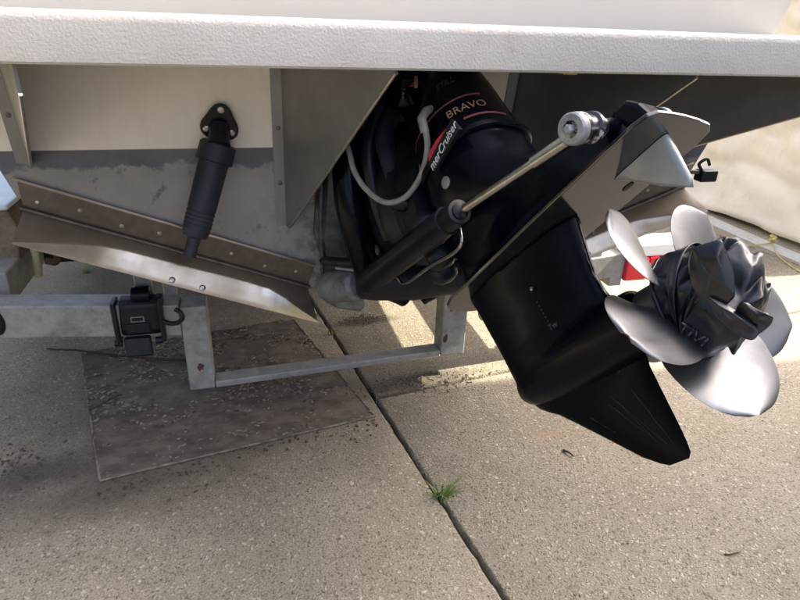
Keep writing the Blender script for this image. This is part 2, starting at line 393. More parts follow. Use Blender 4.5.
def text_obj(name, txt, size, origin, xdir, ydir, m, parent, shear=0.0, wide=1.0, extrude=0.0006):
    me = text_mesh(txt, size, extrude, shear); me.name = name
    x = Vector(xdir).normalized(); y = Vector(ydir); y = (y-x*y.dot(x)).normalized(); z = x.cross(y)
    o_ = Vector(origin)
    mw = Matrix(((x.x*wide, y.x, z.x, o_.x), (x.y*wide, y.y, z.y, o_.y), (x.z*wide, y.z, z.z, o_.z), (0, 0, 0, 1)))
    me.transform(root_inv(parent) @ mw)
    me.materials.clear(); me.materials.append(m)
    o = bpy.data.objects.new(name, me); COL.objects.link(o); o.parent = parent
    return o

def mod_subsurf(o, lv=1):
    md = o.modifiers.new('sub', 'SUBSURF'); md.levels = lv; md.render_levels = lv
def mod_bevel(o, wd, seg=2, ang=radians(35)):
    md = o.modifiers.new('bev', 'BEVEL'); md.width = wd; md.segments = seg; md.limit_method = 'ANGLE'; md.angle_limit = ang
    md.harden_normals = False

# ------------------------------------------------------------------ ground
XC = 0.43
bm = bmesh.new()
S = 300
for sx, sy in ((-1, -1),):
    vs = [bm.verts.new((x, y, -0.040)) for x, y in ((-S, -S), (S, -S), (S, S), (-S, S))]
    bm.faces.new(vs)
g = build('ground', bm, M['soil']); tag(g, 'dark soil ground under and around the concrete driveway', 'ground', kind='structure')

drive_way = empty('driveway', (0, 0, 0)); tag(drive_way, 'exposed aggregate concrete driveway with dark open joints', 'driveway', kind='structure')
GO, G1, G2 = Vector((0.415, 1.865, 0)), Vector((0.9893, 0.146, 0)), Vector((-0.146, 0.9893, 0))
def slab(x0, x1, y0, y1, dz=0.0):
    gap = 0.0078
    x0 += gap; x1 -= gap; y0 += gap; y1 -= gap
    def side(a, b, n, ax):
        out = []
        for i in range(n):
            t = i/n
            p = Vector(a).lerp(Vector(b), t)
            j = noise.noise(Vector((p.x*9, p.y*9, 3.1)))*0.005 + noise.noise(Vector((p.x*41, p.y*41, 1.7)))*0.0055
            if i == 0: j = 0
            out.append(Vector((p.x+j, p.y, 0)) if ax == 0 else Vector((p.x, p.y+j, 0)))
        return out
    def cnt(a): return max(2, int(min(a, 6)/0.02))
    lp = side((x0, y0), (x1, y0), cnt(x1-x0), 1) + side((x1, y0), (x1, y1), cnt(y1-y0), 0) + side((x1, y1), (x0, y1), cnt(x1-x0), 1) + side((x0, y1), (x0, y0), cnt(y1-y0), 0)
    c = Vector(((x0+x1)/2, (y0+y1)/2, 0))
    def ring(inset, z):
        r = []
        for p in lp:
            q = Vector((max(x0+inset, min(x1-inset, p.x)), max(y0+inset, min(y1-inset, p.y)), 0)) if inset else p
            r.append(GO + G1*q.x + G2*q.y + Vector((0, 0, z+dz)))
        return r
    bm = bmesh.new()
    loft(bm, [ring(0, -0.09), ring(0, -0.006), ring(0.003, -0.0015), ring(0.007, 0.0)], True)
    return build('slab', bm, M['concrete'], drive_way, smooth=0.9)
xs_l, xs_r = -3.2, 3.0
for (x0, x1, ys) in ((-6.4, -3.2, (-6, -1.45, 4.3, 10)), (-3.2, 0, (-6, -1.45, 4.3, 10)), (0, 3.0, (-6, -3.05, 0, 3.05, 6.1, 10)), (3.0, 6.0, (-6, -3.05, 0, 3.05, 6.1, 10)), (6.0, 9.0, (-6, 0, 6.1, 10))):
    for a, b in zip(ys[:-1], ys[1:]): slab(x0, x1, a, b)

# ------------------------------------------------------------------ unseen additions: house to shade the near driveway, hedge to darken drive reflections
hs = empty('house', (8.5, -4.0, 0)); tag(hs, 'unseen tall stucco house added so its corner shades the driveway', 'house')
HX, HY = 5.4, 1.58
bm = bmesh.new(); loft(bm, [[(HX, -11, z), (12, -11.5, z), (12, HY-.50, z), (HX, HY, z)] for z in (0, 7.5)]); build('wall', bm, M['stucco'], hs)
bm = bmesh.new(); loft(bm, [[(HX-.25, y, 7.502), (8.7, y-.27, 9.6), (12.25, y-.53, 7.502)] for y in (-11.2, HY)]); build('roof', bm, M['shingle'], hs)
for y in (-1.2, -5.0):
    bm = bmesh.new(); box(bm, (HX-.03, y, 1.1), (HX-.002, y+1.3, 2.3)); wd_ = build('window', bm, M['fascia'], hs)
    bm = bmesh.new(); box(bm, (HX-.036, y+.08, 1.18), (HX-.031, y+1.22, 2.22)); build('pane', bm, M['black_plate'], wd_)
hd = empty('hedge', (-5, 2, 0)); tag(hd, 'unseen hedge added on the left for dark green reflections in the outdrive', 'hedge')
rnd = random.Random(21); bm = bmesh.new()
for _ in range(16000):
    y = rnd.uniform(-6, 10); z = 6.5*rnd.random()**1.5*(1+.35*noise.noise(Vector((y*.8, 0, 0))))+.05; x = -5.0+rnd.uniform(-.5, .5)+.35*noise.noise(Vector((y*.7, z*.9, 4)))
    a = rnd.uniform(0, 2*pi); e = rnd.uniform(-1, 1); r = rnd.uniform(.08, .16)
    d1 = Vector((cos(a), sin(a), e)).normalized()*r; d2 = d1.cross(Vector((rnd.uniform(-1, 1), rnd.uniform(-1, 1), 1))).normalized()*r*.55
    c = Vector((x, y, z)); bm.faces.new([bm.verts.new(c+d) for d in (-d1, d2, d1, -d2)])
build('foliage', bm, M['hedge'], hd)
bm = bmesh.new(); box(bm, (-5.35, -6, 0), (-5.0, 10, 2.2)); build('inner_growth', bm, M['twig'], hd)

# ------------------------------------------------------------------ boat
def ty(z): return 1.75 - 0.2126*(z-0.6)          # raked transom
boat = empty('boat', (XC, 1.8, 0.40)); tag(boat, 'cream powerboat hull seen from astern with grey bottom paint', 'boat')
def section(y, k, cb, cz, sb, sz, tr=False):
    P = [(-.18*cb, k+.085*cb), (.18*cb, k+.085*cb), (cb, cz), (cb+(sb-cb)*.62, cz+(sz-cz)*.42), (sb, sz), (-sb, sz), (-(cb+(sb-cb)*.62), cz+(sz-cz)*.42), (-cb, cz)]
    return [(XC+x, ty(z) if tr else y, z) for x, z in P]
secs = [section(0, .40, 1.0, .86, 1.18, 1.95, True), section(3.5, .40, 1.0, .87, 1.2, 1.97), section(5.5, .44, .9, .98, 1.18, 2.05), section(7.0, .62, .55, 1.25, .95, 2.15), section(8.1, 1.3, .08, 1.6, .3, 2.28)]
bm = bmesh.new(); rows = loft(bm, secs, False)
bm.faces.new(rows[-1])
for a, b in zip(rows[:-1], rows[1:]): pass
build('hull', bm, M['transom'], boat, smooth=0.5)
# transom plate: lower (under the platform) and upper wall
def tpt(x, z, off=0.0): return Vector((x, ty(z)-off, z))
bm = bmesh.new()
hb = lambda z: 1.0+(z-.86)*0.18*.62/(1.09*.42) if z < 1.318 else 1.1116+(z-1.318)*.108
lo = [tpt(XC-.18, .485), tpt(XC+.18, .485), tpt(XC+1.0, .86), tpt(XC+hb(1.25), 1.25), tpt(XC-hb(1.25), 1.25), tpt(XC-1.0, .86)]
poly_prism(bm, [p+Vector((0, 0.01, 0)) for p in lo], (0, 1, 0), 0.024); build('transom', bm, M['transom'], boat)
bm = bmesh.new()
up = [tpt(XC+hb(1.25), 1.2505), tpt(XC+1.1116, 1.318), tpt(XC+1.18, 1.95), tpt(XC-1.18, 1.95), tpt(XC-1.1116, 1.318), tpt(XC-hb(1.25), 1.2505)]
poly_prism(bm, [p+Vector((0, 0.008, 0)) for p in up], (0, 1, 0), 0.024); o = build('stern_wall', bm, M['gelcoat'], boat); mod_bevel(o, 0.008)

# ------------------------------------------------------------------ swim platform with its four brackets
plat = empty('swim_platform', (XC, 1.6, 1.22)); tag(plat, 'white textured swim platform bolted across the boat transom', 'swim platform')
def plat_prof(x):
    T, B, A = 1.300, 1.221, 1.10
    p = [(A+0.004, B), (A, B+0.004), (A, T-0.016), (A+0.003, T-0.007), (A+0.009, T-0.002), (A+0.018, T), (1.597, T), (1.612, B)]
    return [(x, y, z) for y, z in p]
bm = bmesh.new(); loft(bm, [plat_prof(XC-1.13+2.26*i/24) for i in range(25)]); build('deck', bm, M['gel_text'], plat, smooth=0.6)
TD = Vector((0.343, -0.939, 0)).normalized(); TN = Vector((TD.y, -TD.x, 0))
def bracket(fx, zb, od, label=None):
    p0 = tpt(fx, 1.2205, 0.008); p1 = tpt(fx, zb, 0.008); p2 = p1+TD*0.016
    run = (p0.y-1.135)/0.939
    pt = p0 + TD*run
    bm = bmesh.new(); poly_prism(bm, [p0, p1, p2, pt+Vector((0, 0, -od)), pt], TN, 0.005)
    br = build('bracket', bm, M['stainless'], plat)
    if label: br['label'] = label
    bm = bmesh.new(); pe = pt+Vector((0, 0, -od-.002)); d = (pe-p2).normalized(); tube(bm, [p2+d*0.002+Vector((0, 0, -.002)), pe], 0.0036, 8)
    build('rim', bm, M['edge'], br, smooth=1)
    bm = bmesh.new(); a = tpt(fx-0.030, 1.2205, 0.0045); b = tpt(fx-0.030, zb+0.008, 0.0045); c = tpt(fx+0.002, zb, 0.0045); e = tpt(fx+0.002, 1.2205, 0.0045)
    poly_prism(bm, [a, b, c, e], (0, 1, .2126), 0.005); build('flange', bm, M['stainless'], br)
    z = 1.19
    while z > zb+0.02:
        screw('screw', tpt(fx-0.015, z, 0.0065), (0, -1, -.21), 0.0065, br, 'hinge'); z -= 0.155 if zb < .9 else 0.12
    return br
bracket(-0.515, 0.945, .045); bracket(0.108, 0.745, .004); bracket(0.752, 0.745, .004); bracket(1.20, 0.925, .045)
# black tie tube ends under the deck edge
bm = bmesh.new(); box(bm, (0.61, 1.12, 1.217), (0.64, 1.14, 1.2205)); build('pad', bm, M['rope'], plat)

# ------------------------------------------------------------------ trim tabs
TAB = [([-0.561, 1.686, 0.826], [-0.554, 1.5479, 0.7887], [-0.5547, 1.5464, 0.7868]), ([-0.5174, 1.6898, 0.808], [-0.518, 1.5662, 0.7774], [-0.5235, 1.5628, 0.7671]), ([-0.4666, 1.6942, 0.787], [-0.473, 1.5881, 0.7632], [-0.4853, 1.5825, 0.7431]), ([-0.4158, 1.6987, 0.766], [-0.425, 1.6123, 0.7482], [-0.4454, 1.6042, 0.7175]), ([-0.365, 1.7032, 0.745], [-0.3747, 1.6352, 0.7321], [-0.4029, 1.625, 0.6914]), ([-0.3142, 1.7076, 0.724], [-0.3247, 1.6457, 0.7129], [-0.3556, 1.6347, 0.6686]), ([-0.2343, 1.7147, 0.691], [-0.2464, 1.652, 0.6804], [-0.276, 1.641, 0.6349]), ([-0.1617, 1.721, 0.661], [-0.1739, 1.6579, 0.6503], [-0.2002, 1.6469, 0.6029]), ([-0.0891, 1.7274, 0.631], [-0.0995, 1.6669, 0.6202], [-0.1211, 1.6555, 0.5684]), ([-0.0165, 1.7338, 0.601], [-0.024, 1.676, 0.5897], [-0.0382, 1.6644, 0.5323]), ([0.0488, 1.7395, 0.574], [0.0445, 1.6784, 0.5606], [0.0398, 1.6671, 0.5009]), ([0.0924, 1.7434, 0.556], [0.0905, 1.6542, 0.5346], [0.0923, 1.6459, 0.4907]), ([0.1287, 1.7465, 0.541], [0.1319, 1.6261, 0.5097], [0.1353, 1.6212, 0.4857]), ([0.165, 1.7497, 0.526], [0.1772, 1.5987, 0.4833], [0.1779, 1.5972, 0.4806])]
def trim_tab(side, label):
    def mx(p):
        p = Vector(p)
        return Vector((2*XC-p.x, p.y, p.z)) if side > 0 else p
    root = empty('trim_tab', mx((-0.18, 1.72, 0.68))); tag(root, label, 'trim tab', 'trim tabs on the transom')
    def hp(t, up, off):   # point along the hinge
        x = -0.561+t*0.726; z = 0.826-t*0.300+up
        return mx((x, ty(z)-off, z))
    # fixed hinge plate on the transom
    bm = bmesh.new()
    q = [hp(0.0, 0.004, 0.006), hp(1.0, 0.004, 0.006), hp(1.03, 0.088, 0.006), hp(0.008, 0.085, 0.006)]
    poly_prism(bm, q, (0, 1, .21), 0.006); h = build('hinge_plate', bm, M['hinge'], root)
    bm = bmesh.new(); tube(bm, [hp(-0.005, 0.086, 0.012), hp(1.03, 0.089, 0.012)], 0.0035, 6); build('hinge_rim', bm, M['tab'], h)
    bm = bmesh.new(); tube(bm, [hp(-0.01, 0.004, 0.013), hp(1.01, 0.004, 0.013)], 0.0065, 8); build('knuckle', bm, M['hinge'], h, smooth=1)
    for i in range(8): screw('screw', hp(0.05+i*0.129, 0.034+0.012*(i % 2), 0.009), (0, -1, -.2), 0.0058, h)
    # moving plate, gently curled
    bm = bmesh.new()
    rowsT = []
    nu, nv = 39, 7
    for i in range(nu+1):
        q = i/nu*(len(TAB)-1); k = min(len(TAB)-2, int(q)); f = q-k
        h0, c0, a0 = [Vector(TAB[k][m]).lerp(Vector(TAB[k+1][m]), f) for m in range(3)]
        c0 = c0.lerp(h0, .16*sin(pi*i/nu))
        wv = .0010*noise.noise(Vector((i*.35, 2, 0)))
        P_ = [h0, h0.lerp(c0, .5), h0.lerp(c0, .93), c0.lerp((h0*.05+a0*.05+c0*.9), .6), c0.lerp(a0, .10), c0.lerp(a0, .5), c0.lerp(a0, .8), a0]
        rowsT.append([mx(p+Vector((0, wv, -wv))) for p in P_])
    def ringof(r, dz): return [bm.verts.new(p+Vector((0, 0, dz))) for p in r]
    T = [ringof(r, 0) for r in rowsT]; B = [ringof(r, -0.0035) for r in rowsT]
    for i in range(nu):
        for j in range(nv):
            bm.faces.new((T[i][j], T[i+1][j], T[i+1][j+1], T[i][j+1])); bm.faces.new((B[i][j], B[i][j+1], B[i+1][j+1], B[i+1][j]))
    for i in range(nu):
        bm.faces.new((T[i][0], B[i][0], B[i+1][0], T[i+1][0])); bm.faces.new((T[i][nv], T[i+1][nv], B[i+1][nv], B[i][nv]))
    for j in range(nv):
        bm.faces.new((T[0][j], T[0][j+1], B[0][j+1], B[0][j])); bm.faces.new((T[nu][j], B[nu][j], B[nu][j+1], T[nu][j+1]))
    pl_ = build('plate', bm, M['tab'], root, smooth=0.6)
    nup = Vector((0.25, -.8, .5)) if side < 0 else Vector((-0.25, -.8, .5))
    for (ii, jj) in ((20, 6), (23, 6)): screw('screw', rowsT[ii][jj], nup, 0.009, pl_)
    # actuator
    top, bot = Vector((-0.060, 1.640, 1.000)), Vector((-0.147, 1.578, 0.752))
    d = (bot-top)
    bm = bmesh.new()
    prof = [(0, .040), (.006, .046), (.05, .047), (.052, .039), (.06, .038), (.17, .0365)]
    for k in range(5):
        z = .175+k*.011; prof += [(z, .0370), (z+.005, .0350), (z+.007, .0350)]
    prof += [(.232, .036), (.250, .030), (.255, .017), (.305, .016)]
    L_ = [[mx(p) for p in lp] for lp in lathe_loops(top, d, prof, 28)]
    loft(bm, L_); act = build('actuator', bm, M['rubber'], root, smooth=0.6)
    bm = bmesh.new()
    cx, cz = -0.053, 1.048; tri = []
    for k in range(36):
        a = 2*pi*k/36; r = 0.045+0.006*cos(3*(a-radians(80)))
        tri.append(mx((cx+r*cos(a), ty(cz+r*sin(a))-0.013, cz+r*sin(a))))
    poly_prism(bm, tri, (0, 1, .2), 0.014); o = build('mount', bm, M['plastic'], act); mod_bevel(o, .004)
    bm = bmesh.new(); L_ = [[mx(p) for p in lp] for lp in lathe_loops(Vector((cx, ty(cz)-.018, cz)), Vector((-.007, -.03, -.05)), [(0, .022), (.03, .026), (.055, .03)], 16)]
    loft(bm, L_); build('mount_neck', bm, M['plastic'], act, smooth=.8)
    for a in (80, 200, 320):
        x, z = cx+.036*cos(radians(a)), cz+.036*sin(radians(a)); screw('screw', mx((x, ty(z)-.020, z)), (0, -1, -.2), .0085, act)
    return root
def lathe_loops(a, axis, prof, n=24):
    a = Vector(a); d, s, u = frame(axis)
    return [[a + d*t + (s*cos(2*pi*k/n)+u*sin(2*pi*k/n))*max(r, 1e-5) for k in range(n)] for t, r in prof]
trim_tab(-1, 'steel trim tab with its dark actuator fully in view, left of the outdrive')
rtab = trim_tab(1, 'steel trim tab half hidden behind the propeller, right of the outdrive')
bm = bmesh.new(); box(bm, (1.395, 1.585, .868), (1.455, 1.625, .905)); o = build('cable_clip', bm, M['plastic'], rtab); mod_bevel(o, .006)
bm = bmesh.new(); tube(bm, bez([(1.40, 1.60, .905), (1.385, 1.60, .925), (1.41, 1.60, .94), (1.425, 1.60, .92)], 6), .005, 8); build('clip_loop', bm, M['plastic'], o, smooth=1)
bm = bmesh.new(); box(bm, (1.33, 1.60, .893), (1.394, 1.615, .902)); build('clip_strap', bm, M['hinge'], o)

# ------------------------------------------------------------------ trailer
tr = empty('boat_trailer', (0.28, 1.95, 0.0)); tag(tr, 'galvanised boat trailer with dropped rear cross beam under the hull', 'trailer')
def Ty(x): return 1.955 + 0.066*(x+0.2)
def prism_x(bm, prof_a, prof_b):
    loft(bm, [prof_a, prof_b])
bm = bmesh.new()
def sec_at(x, y0, y1, z0, z1): return [(x, y0, z0), (x, y0, z1), (x, y1, z1), (x, y1, z0)]
loft(bm, [sec_at(-0.158, Ty(-.16)-.045, Ty(-.16)+.02, .088, .113), sec_at(0.70, Ty(.7)-.045, Ty(.7)+.02, .092, .117)])
o = build('cross_beam', bm, M['galv'], tr); mod_bevel(o, .004)
for x0, x1, zt in ((-0.245, -0.16, .417), (0.702, 0.803, .40)):
    bm = bmesh.new(); y = Ty(x0)
    box(bm, (x0, y-.047, .092), (x1, y+.045, zt)); o = build('post', bm, M['galv'], tr); mod_bevel(o, .006)
for pts in (((-0.1585, .302, .4175), (-.80, .375, .485), (-1.28, .43, .54)), ((0.8005, .285, .401), (1.30, .35, .45), (1.80, .385, .485))):
    bm = bmesh.new()
    if pts[0][0] < 0: pts = [(-0.246, .312, .426)] + list(pts[1:])
    else: pts = [(0.804, .285, .40)] + list(pts[1:])
    loft(bm, [sec_at(x, Ty(x)-.0455, Ty(x)+.05, a, b) for x, a, b in pts]); o = build('arm', bm, M['galv'], tr); mod_bevel(o, .005)
    # mitre weld
for x in (-0.82, 1.335):
    bm = bmesh.new(); beam(bm, (x, 2.02, .475), (x, 7.5, .49), .11, .11); o = build('frame_rail', bm, M['galv'], tr); mod_bevel(o, .006)
for x in (XC-.56, XC+.56):
    bm = bmesh.new(); beam(bm, (x, 2.5, .61), (x, 6.0, .63), .09, .05); build('bunk', bm, M['wood'], tr)
    for y in (2.9, 4.3, 5.6):
        bm = bmesh.new(); beam(bm, (x, y, .44), (x, y, .585), .06, .06, up=(0, 1, 0)); build('bunk_post', bm, M['galv'], tr)
for y in (2.9, 4.3, 5.6):
    bm = bmesh.new(); beam(bm, (-.76, y, .40), (1.275, y, .40), .07, .07); build('cross_member', bm, M['galv'], tr)
for sx, x in ((-1, -1.06), (1, 1.60)):
    bm = bmesh.new(); lathe(bm, (x-.1, 4.6, .33), (1, 0, 0), [(0, .2), (0, .29), (.02, .325), (.18, .325), (.2, .29), (.2, .2)], 40); wh = build('wheel', bm, M['tyre'], tr, smooth=.6)
    bm = bmesh.new(); lathe(bm, (x-.085, 4.6, .33), (1, 0, 0), [(0, .05), (.02, .19), (.15, .19), (.17, .05)], 32); build('rim', bm, M['galv'], wh, smooth=.6)
# rust bloom on the post, weld seam on the mitre
bm = bmesh.new(); pts = []
for k in range(14):
    a = 2*pi*k/14; r = .013*(1+.5*noise.noise(Vector((cos(a)*2, sin(a)*2, .3)))); pts.append((-.200+r*cos(a)*.9, Ty(-.2)-.0485, .185+r*sin(a)*1.15))
poly_prism(bm, pts, (0, 1, 0), .003); build('rust_patch', bm, M['rust'], tr)
bm = bmesh.new(); tube(bm, [(-.166, Ty(-.2)-.0475, .405), (-.236, Ty(-.2)-.0475, .325)], .0035, 8); build('weld', bm, M['galv'], tr, smooth=1)
# rust at the beam ends
for (x, z, r) in ((0.735, .30, .010), (0.718, .17, .013), (0.75, .34, .007)):
    bm = bmesh.new(); pts = []
    for k in range(12):
        a = 2*pi*k/12; rr = r*(1+.7*noise.noise(Vector((cos(a)*2+x*30, sin(a)*2, z)))); pts.append((x+rr*cos(a)*.7, Ty(.7)-.0485, z+rr*sin(a)*1.4))
    poly_prism(bm, pts, (0, 1, 0), .003); build('rust_patch', bm, M['rust'], tr)
# side guide at the left edge
bm = bmesh.new(); loft(bm, [[(-.96, y, .46), (-.772, y, .47), (-.748, y, .64), (-.77, y, .70), (-.96, y, .70)] for y in (2.16, 2.7)]); o = build('side_guide', bm, M['wood'], tr); mod_bevel(o, .008)
bm = bmesh.new(); box(bm, (-.97, 2.13, .7025), (-.752, 2.72, .722)); o = build('guide_cap', bm, M['pale_blue'], tr); mod_bevel(o, .008)
bm = bmesh.new(); tube(bm, bez([(-.80, 1.93, .47), (-.768, 1.875, .465), (-.755, 1.87, .43), (-.765, 1.875, .395), (-.80, 1.90, .385)], 8), .011, 10); build('cable_clip', bm, M['plastic'], tr, smooth=1)
bm = bmesh.new(); tube(bm, bez([(-.74, 2.22, .60), (-.725, 2.2, .52), (-.735, 2.21, .44)], 8), .014, 8); build('strap_end', bm, M['web_edge'], tr, smooth=1)
bm = bmesh.new(); tube(bm, bez([(-.69, 2.22, .57), (-.66, 2.2, .53), (-.67, 2.21, .49), (-.70, 2.2, .50)], 8), .012, 8); build('strap_hook', bm, M['rust'], tr, smooth=1)
bm = bmesh.new(); box(bm, (-.72, 2.25, .47), (-.62, 2.29, .585)); o = build('strap_buckle', bm, M['plastic'], tr); mod_bevel(o, .008)
# tail light
tl = empty('tail_light', (1.58, 2.06, .38)); tag(tl, 'red trailer tail light with white housing on the right trailer arm', 'tail light')
bm = bmesh.new(); box(bm, (1.49, 2.005, .447), (1.92, 2.13, .505)); o = build('housing', bm, M['white_plastic'], tl); mod_bevel(o, .008)
for i, (a, b) in enumerate(((1.502, 1.605), (1.608, 1.74), (1.743, 1.913))):
    bm = bmesh.new(); box(bm, (a, 2.0, .345), (b, 2.11, .4455)); o = build('lens', bm, M['red_lens'], tl); mod_bevel(o, .006)
bm = bmesh.new(); box(bm, (1.445, 2.02, .32), (1.5005, 2.12, .4455)); build('bracket', bm, M['galv'], tl)
bm = bmesh.new(); box(bm, (1.30, 2.03, .36), (1.4445, 2.10, .43)); build('stem', bm, M['galv'], tl)

# tie-down retractor on the left arm
rt = empty('tie_down_retractor', (-.365, 1.90, .29)); tag(rt, 'black strap tie-down retractor clamped on the left trailer arm', 'retractor')
yf = 1.885
bm = bmesh.new(); loft(bm, [[(-.432+i, yf+.05-d, .325), (-.432+i, yf+.012-d, .335), (-.425+i, yf-d, .36), (-.425+i, yf-d, .445), (-.42+i, yf+.015-d, .462), (-.42+i, yf+.05-d, .465)] for i, d in ((0, 0), (.025, .006), (.105, .006), (.125, 0))]); o = build('body', bm, M['plastic'], rt); mod_bevel(o, .005)
for x0 in (-.446, -.3075):
    bm = bmesh.new(); box(bm, (x0, yf-.012, .312), (x0+.014, yf+.055, .46)); o = build('side_plate', bm, M['plastic'], rt); mod_bevel(o, .004)
bm = bmesh.new(); lathe(bm, (-.385, yf+.03, .468), (1, 0, 0), [(0, .02), (.004, .03), (.03, .031), (.056, .03), (.06, .02)], 24); build('spool', bm, M['black'], rt, smooth=.7)
bm = bmesh.new(); loft(bm, [[(-.425+e, yf+.02, .330), (-.425+e, yf-.006, .33), (-.42+e, yf-.022, .27), (-.42+e, yf-.004, .262)] for e in (0, .082)]); o = build('release_flap', bm, M['plastic'], rt); mod_bevel(o, .006)
for x0 in (-.452, -.327):
    bm = bmesh.new(); lathe(bm, (x0, yf+.0, .315), (1, 0, 0), [(0, .012), (.022, .012)], 12); build('pivot', bm, M['plastic'], rt, smooth=.7)
bm = bmesh.new(); box(bm, (-.408, yf-.013, .352), (-.337, yf-.0075, .385)); o = build('badge', bm, M['plastic'], rt); mod_bevel(o, .002)
for (a, b, z) in ((-.392, -.352, .408), (-.392, -.350, .392)):
    bm = bmesh.new(); box(bm, (a, yf-.0085, z-.0015), (b, yf-.0065, z+.0015)); build('printed_logo', bm, M['grey_ink'], rt)
for a in (-.392, -.354):
    bm = bmesh.new(); box(bm, (a, yf-.0085, .3938), (a+.003, yf-.0065, .4062)); build('printed_logo', bm, M['grey_ink'], rt)
bm = bmesh.new(); tube(bm, bez([(-.252, 1.868, .432), (-.236, 1.862, .42), (-.232, 1.86, .402), (-.248, 1.86, .386), (-.272, 1.862, .384), (-.294, 1.868, .392)], 8), .0075, 10); build('hook', bm, M['plastic'], rt, smooth=1)
for x0, x1 in ((-.378, -.322), (-.292, -.248)):
    pts = [(1.945, .45), (1.955, .52), (1.97, .60)]
    bm = bmesh.new(); loft(bm, [[(x0+.004, y, z), (x1-.004, y, z), (x1-.004, y+.003, z), (x0+.004, y+.003, z)] for y, z in pts]); wb = build('webbing', bm, M['web'], rt)
    for xa in (x0, x1-.0035):
        bm = bmesh.new(); loft(bm, [[(xa, y-.001, z), (xa+.0035, y-.001, z), (xa+.0035, y+.004, z), (xa, y+.004, z)] for y, z in pts]); build('webbing_edge', bm, M['web_edge'], wb)
# J hook on the right arm
bm = bmesh.new(); tube(bm, bez([(.848, 1.985, .345), (.850, 1.975, .29), (.855, 1.97, .255), (.870, 1.97, .240), (.887, 1.97, .248), (.896, 1.97, .278)], 8), .0045, 8)
tag(build('hook', bm, M['screw'], None, smooth=1), 'small steel J hook hanging under the right trailer arm', 'hook')

# ------------------------------------------------------------------ weathered sheet, litter, weeds
FL, FR = Vector((-.497, 1.591, 0)), Vector((.39, 1.747, 0)); BK = Vector((-.221, .829, 0))
sh = empty('ground_sheet', (-.16, 2.08, 0)); tag(sh, 'weathered brown square sheet lying on the concrete under the trailer', 'sheet')
bm = bmesh.new()
n = 16
T = [[None]*(n+1) for _ in range(n+1)]
for i in range(n+1):
    for j in range(n+1):
        p = FL.lerp(FR, i/n) + BK*(j/n); p.z = .0050 + .0015*noise.noise(Vector((p.x*5, p.y*5, 0)))
        T[i][j] = bm.verts.new(p)
for i in range(n):
    for j in range(n): bm.faces.new((T[i][j], T[i+1][j], T[i+1][j+1], T[i][j+1]))
r = bmesh.ops.extrude_face_region(bm, geom=bm.faces[:])
for v in r['geom']:
    if isinstance(v, bmesh.types.BMVert): v.co.z -= .004
build('panel', bm, M['sheet'], sh, smooth=.5)
for a, b in ((FL, FR), (FR, FR+BK), (FL+BK, FR+BK), (FL, FL+BK)):
    bm = bmesh.new(); pts = []
    m_ = 14
    for k in range(m_+1):
        p = a.lerp(b, k/m_); pts.append(p+Vector((0.002*noise.noise(p*11), .002*noise.noise(p*13+Vector((3, 0, 0))),   .0055+.0015*noise.noise(p*7))))
    tube(bm, pts, .0036, 6); build('edge_strip', bm, M['sheet_edge'], sh, smooth=1)

def litter(name, label, cat, m, cnt, where, size, z0):
    bm = bmesh.new()
    for _ in range(cnt):
        p = where(); s = size*random.uniform(.4, 1.3); a = random.uniform(0, 2*pi); k = random.randint(4, 6)
        tilt = random.uniform(-.35, .35); el = random.uniform(.3, .8)
        pts = []
        for q in range(k):
            t = 2*pi*q/k+random.uniform(-.3, .3); x, y = cos(t)*s, sin(t)*s*el
            pts.append(bm.verts.new((p.x+x*cos(a)-y*sin(a), p.y+x*sin(a)+y*cos(a), z0+.0015+abs(x*tilt))))
        c = bm.verts.new((p.x, p.y, z0+.0035+s*.15))
        for q in range(k): bm.faces.new((pts[q], pts[(q+1) % k], c))
    return tag(build(name, bm, m), label, cat, kind='stuff')
def on_sheet():
    while True:
        s, t = random.random(), random.random()
        q = FL.lerp(FR, s)+BK*t
        if random.random() < (0.12+0.88*t**1.5) and noise.noise(Vector((q.x*7, q.y*9, 1.3)))+.55*noise.noise(Vector((q.x*22, q.y*26, 4))) > .02: break
    return q
litter('leaf_chips', 'pale leaf chips scattered over the weathered sheet', 'leaf litter', M['chip'], 1300, on_sheet, .0078, .006)
litter('dark_litter', 'dark crumbled leaves scattered over the weathered sheet', 'leaf litter', M['leaf'], 420, on_sheet, .0085, .006)
def by_beam():
    k = random.random()
    if k < .35: return Vector((random.gauss(.62, .14), random.gauss(1.93, .03), 0))
    if k < .55: return Vector((random.gauss(.50, .05), random.gauss(2.52, .03), 0))
    if k < .8: return Vector((random.gauss(-.80, .10), random.gauss(1.70, .06), 0))
    return FL.lerp(FR, random.random())+Vector((0, -abs(random.gauss(0, .06)), 0))
litter('grit', 'dark grit and leaf crumbs scattered on the concrete by the beam', 'grit', M['leaf'], 520, by_beam, .0075, .0)
def anywhere(): return Vector((random.uniform(-1.2, 3.2), random.uniform(.7, 3.2), 0))
litter('crumbs', 'sparse dark specks and crumbs across the concrete', 'grit', M['leaf'], 420, anywhere, .0035, .0)
litter('pale_crumbs', 'sparse pale chips across the concrete', 'grit', M['chip'], 500, anywhere, .0045, .0)

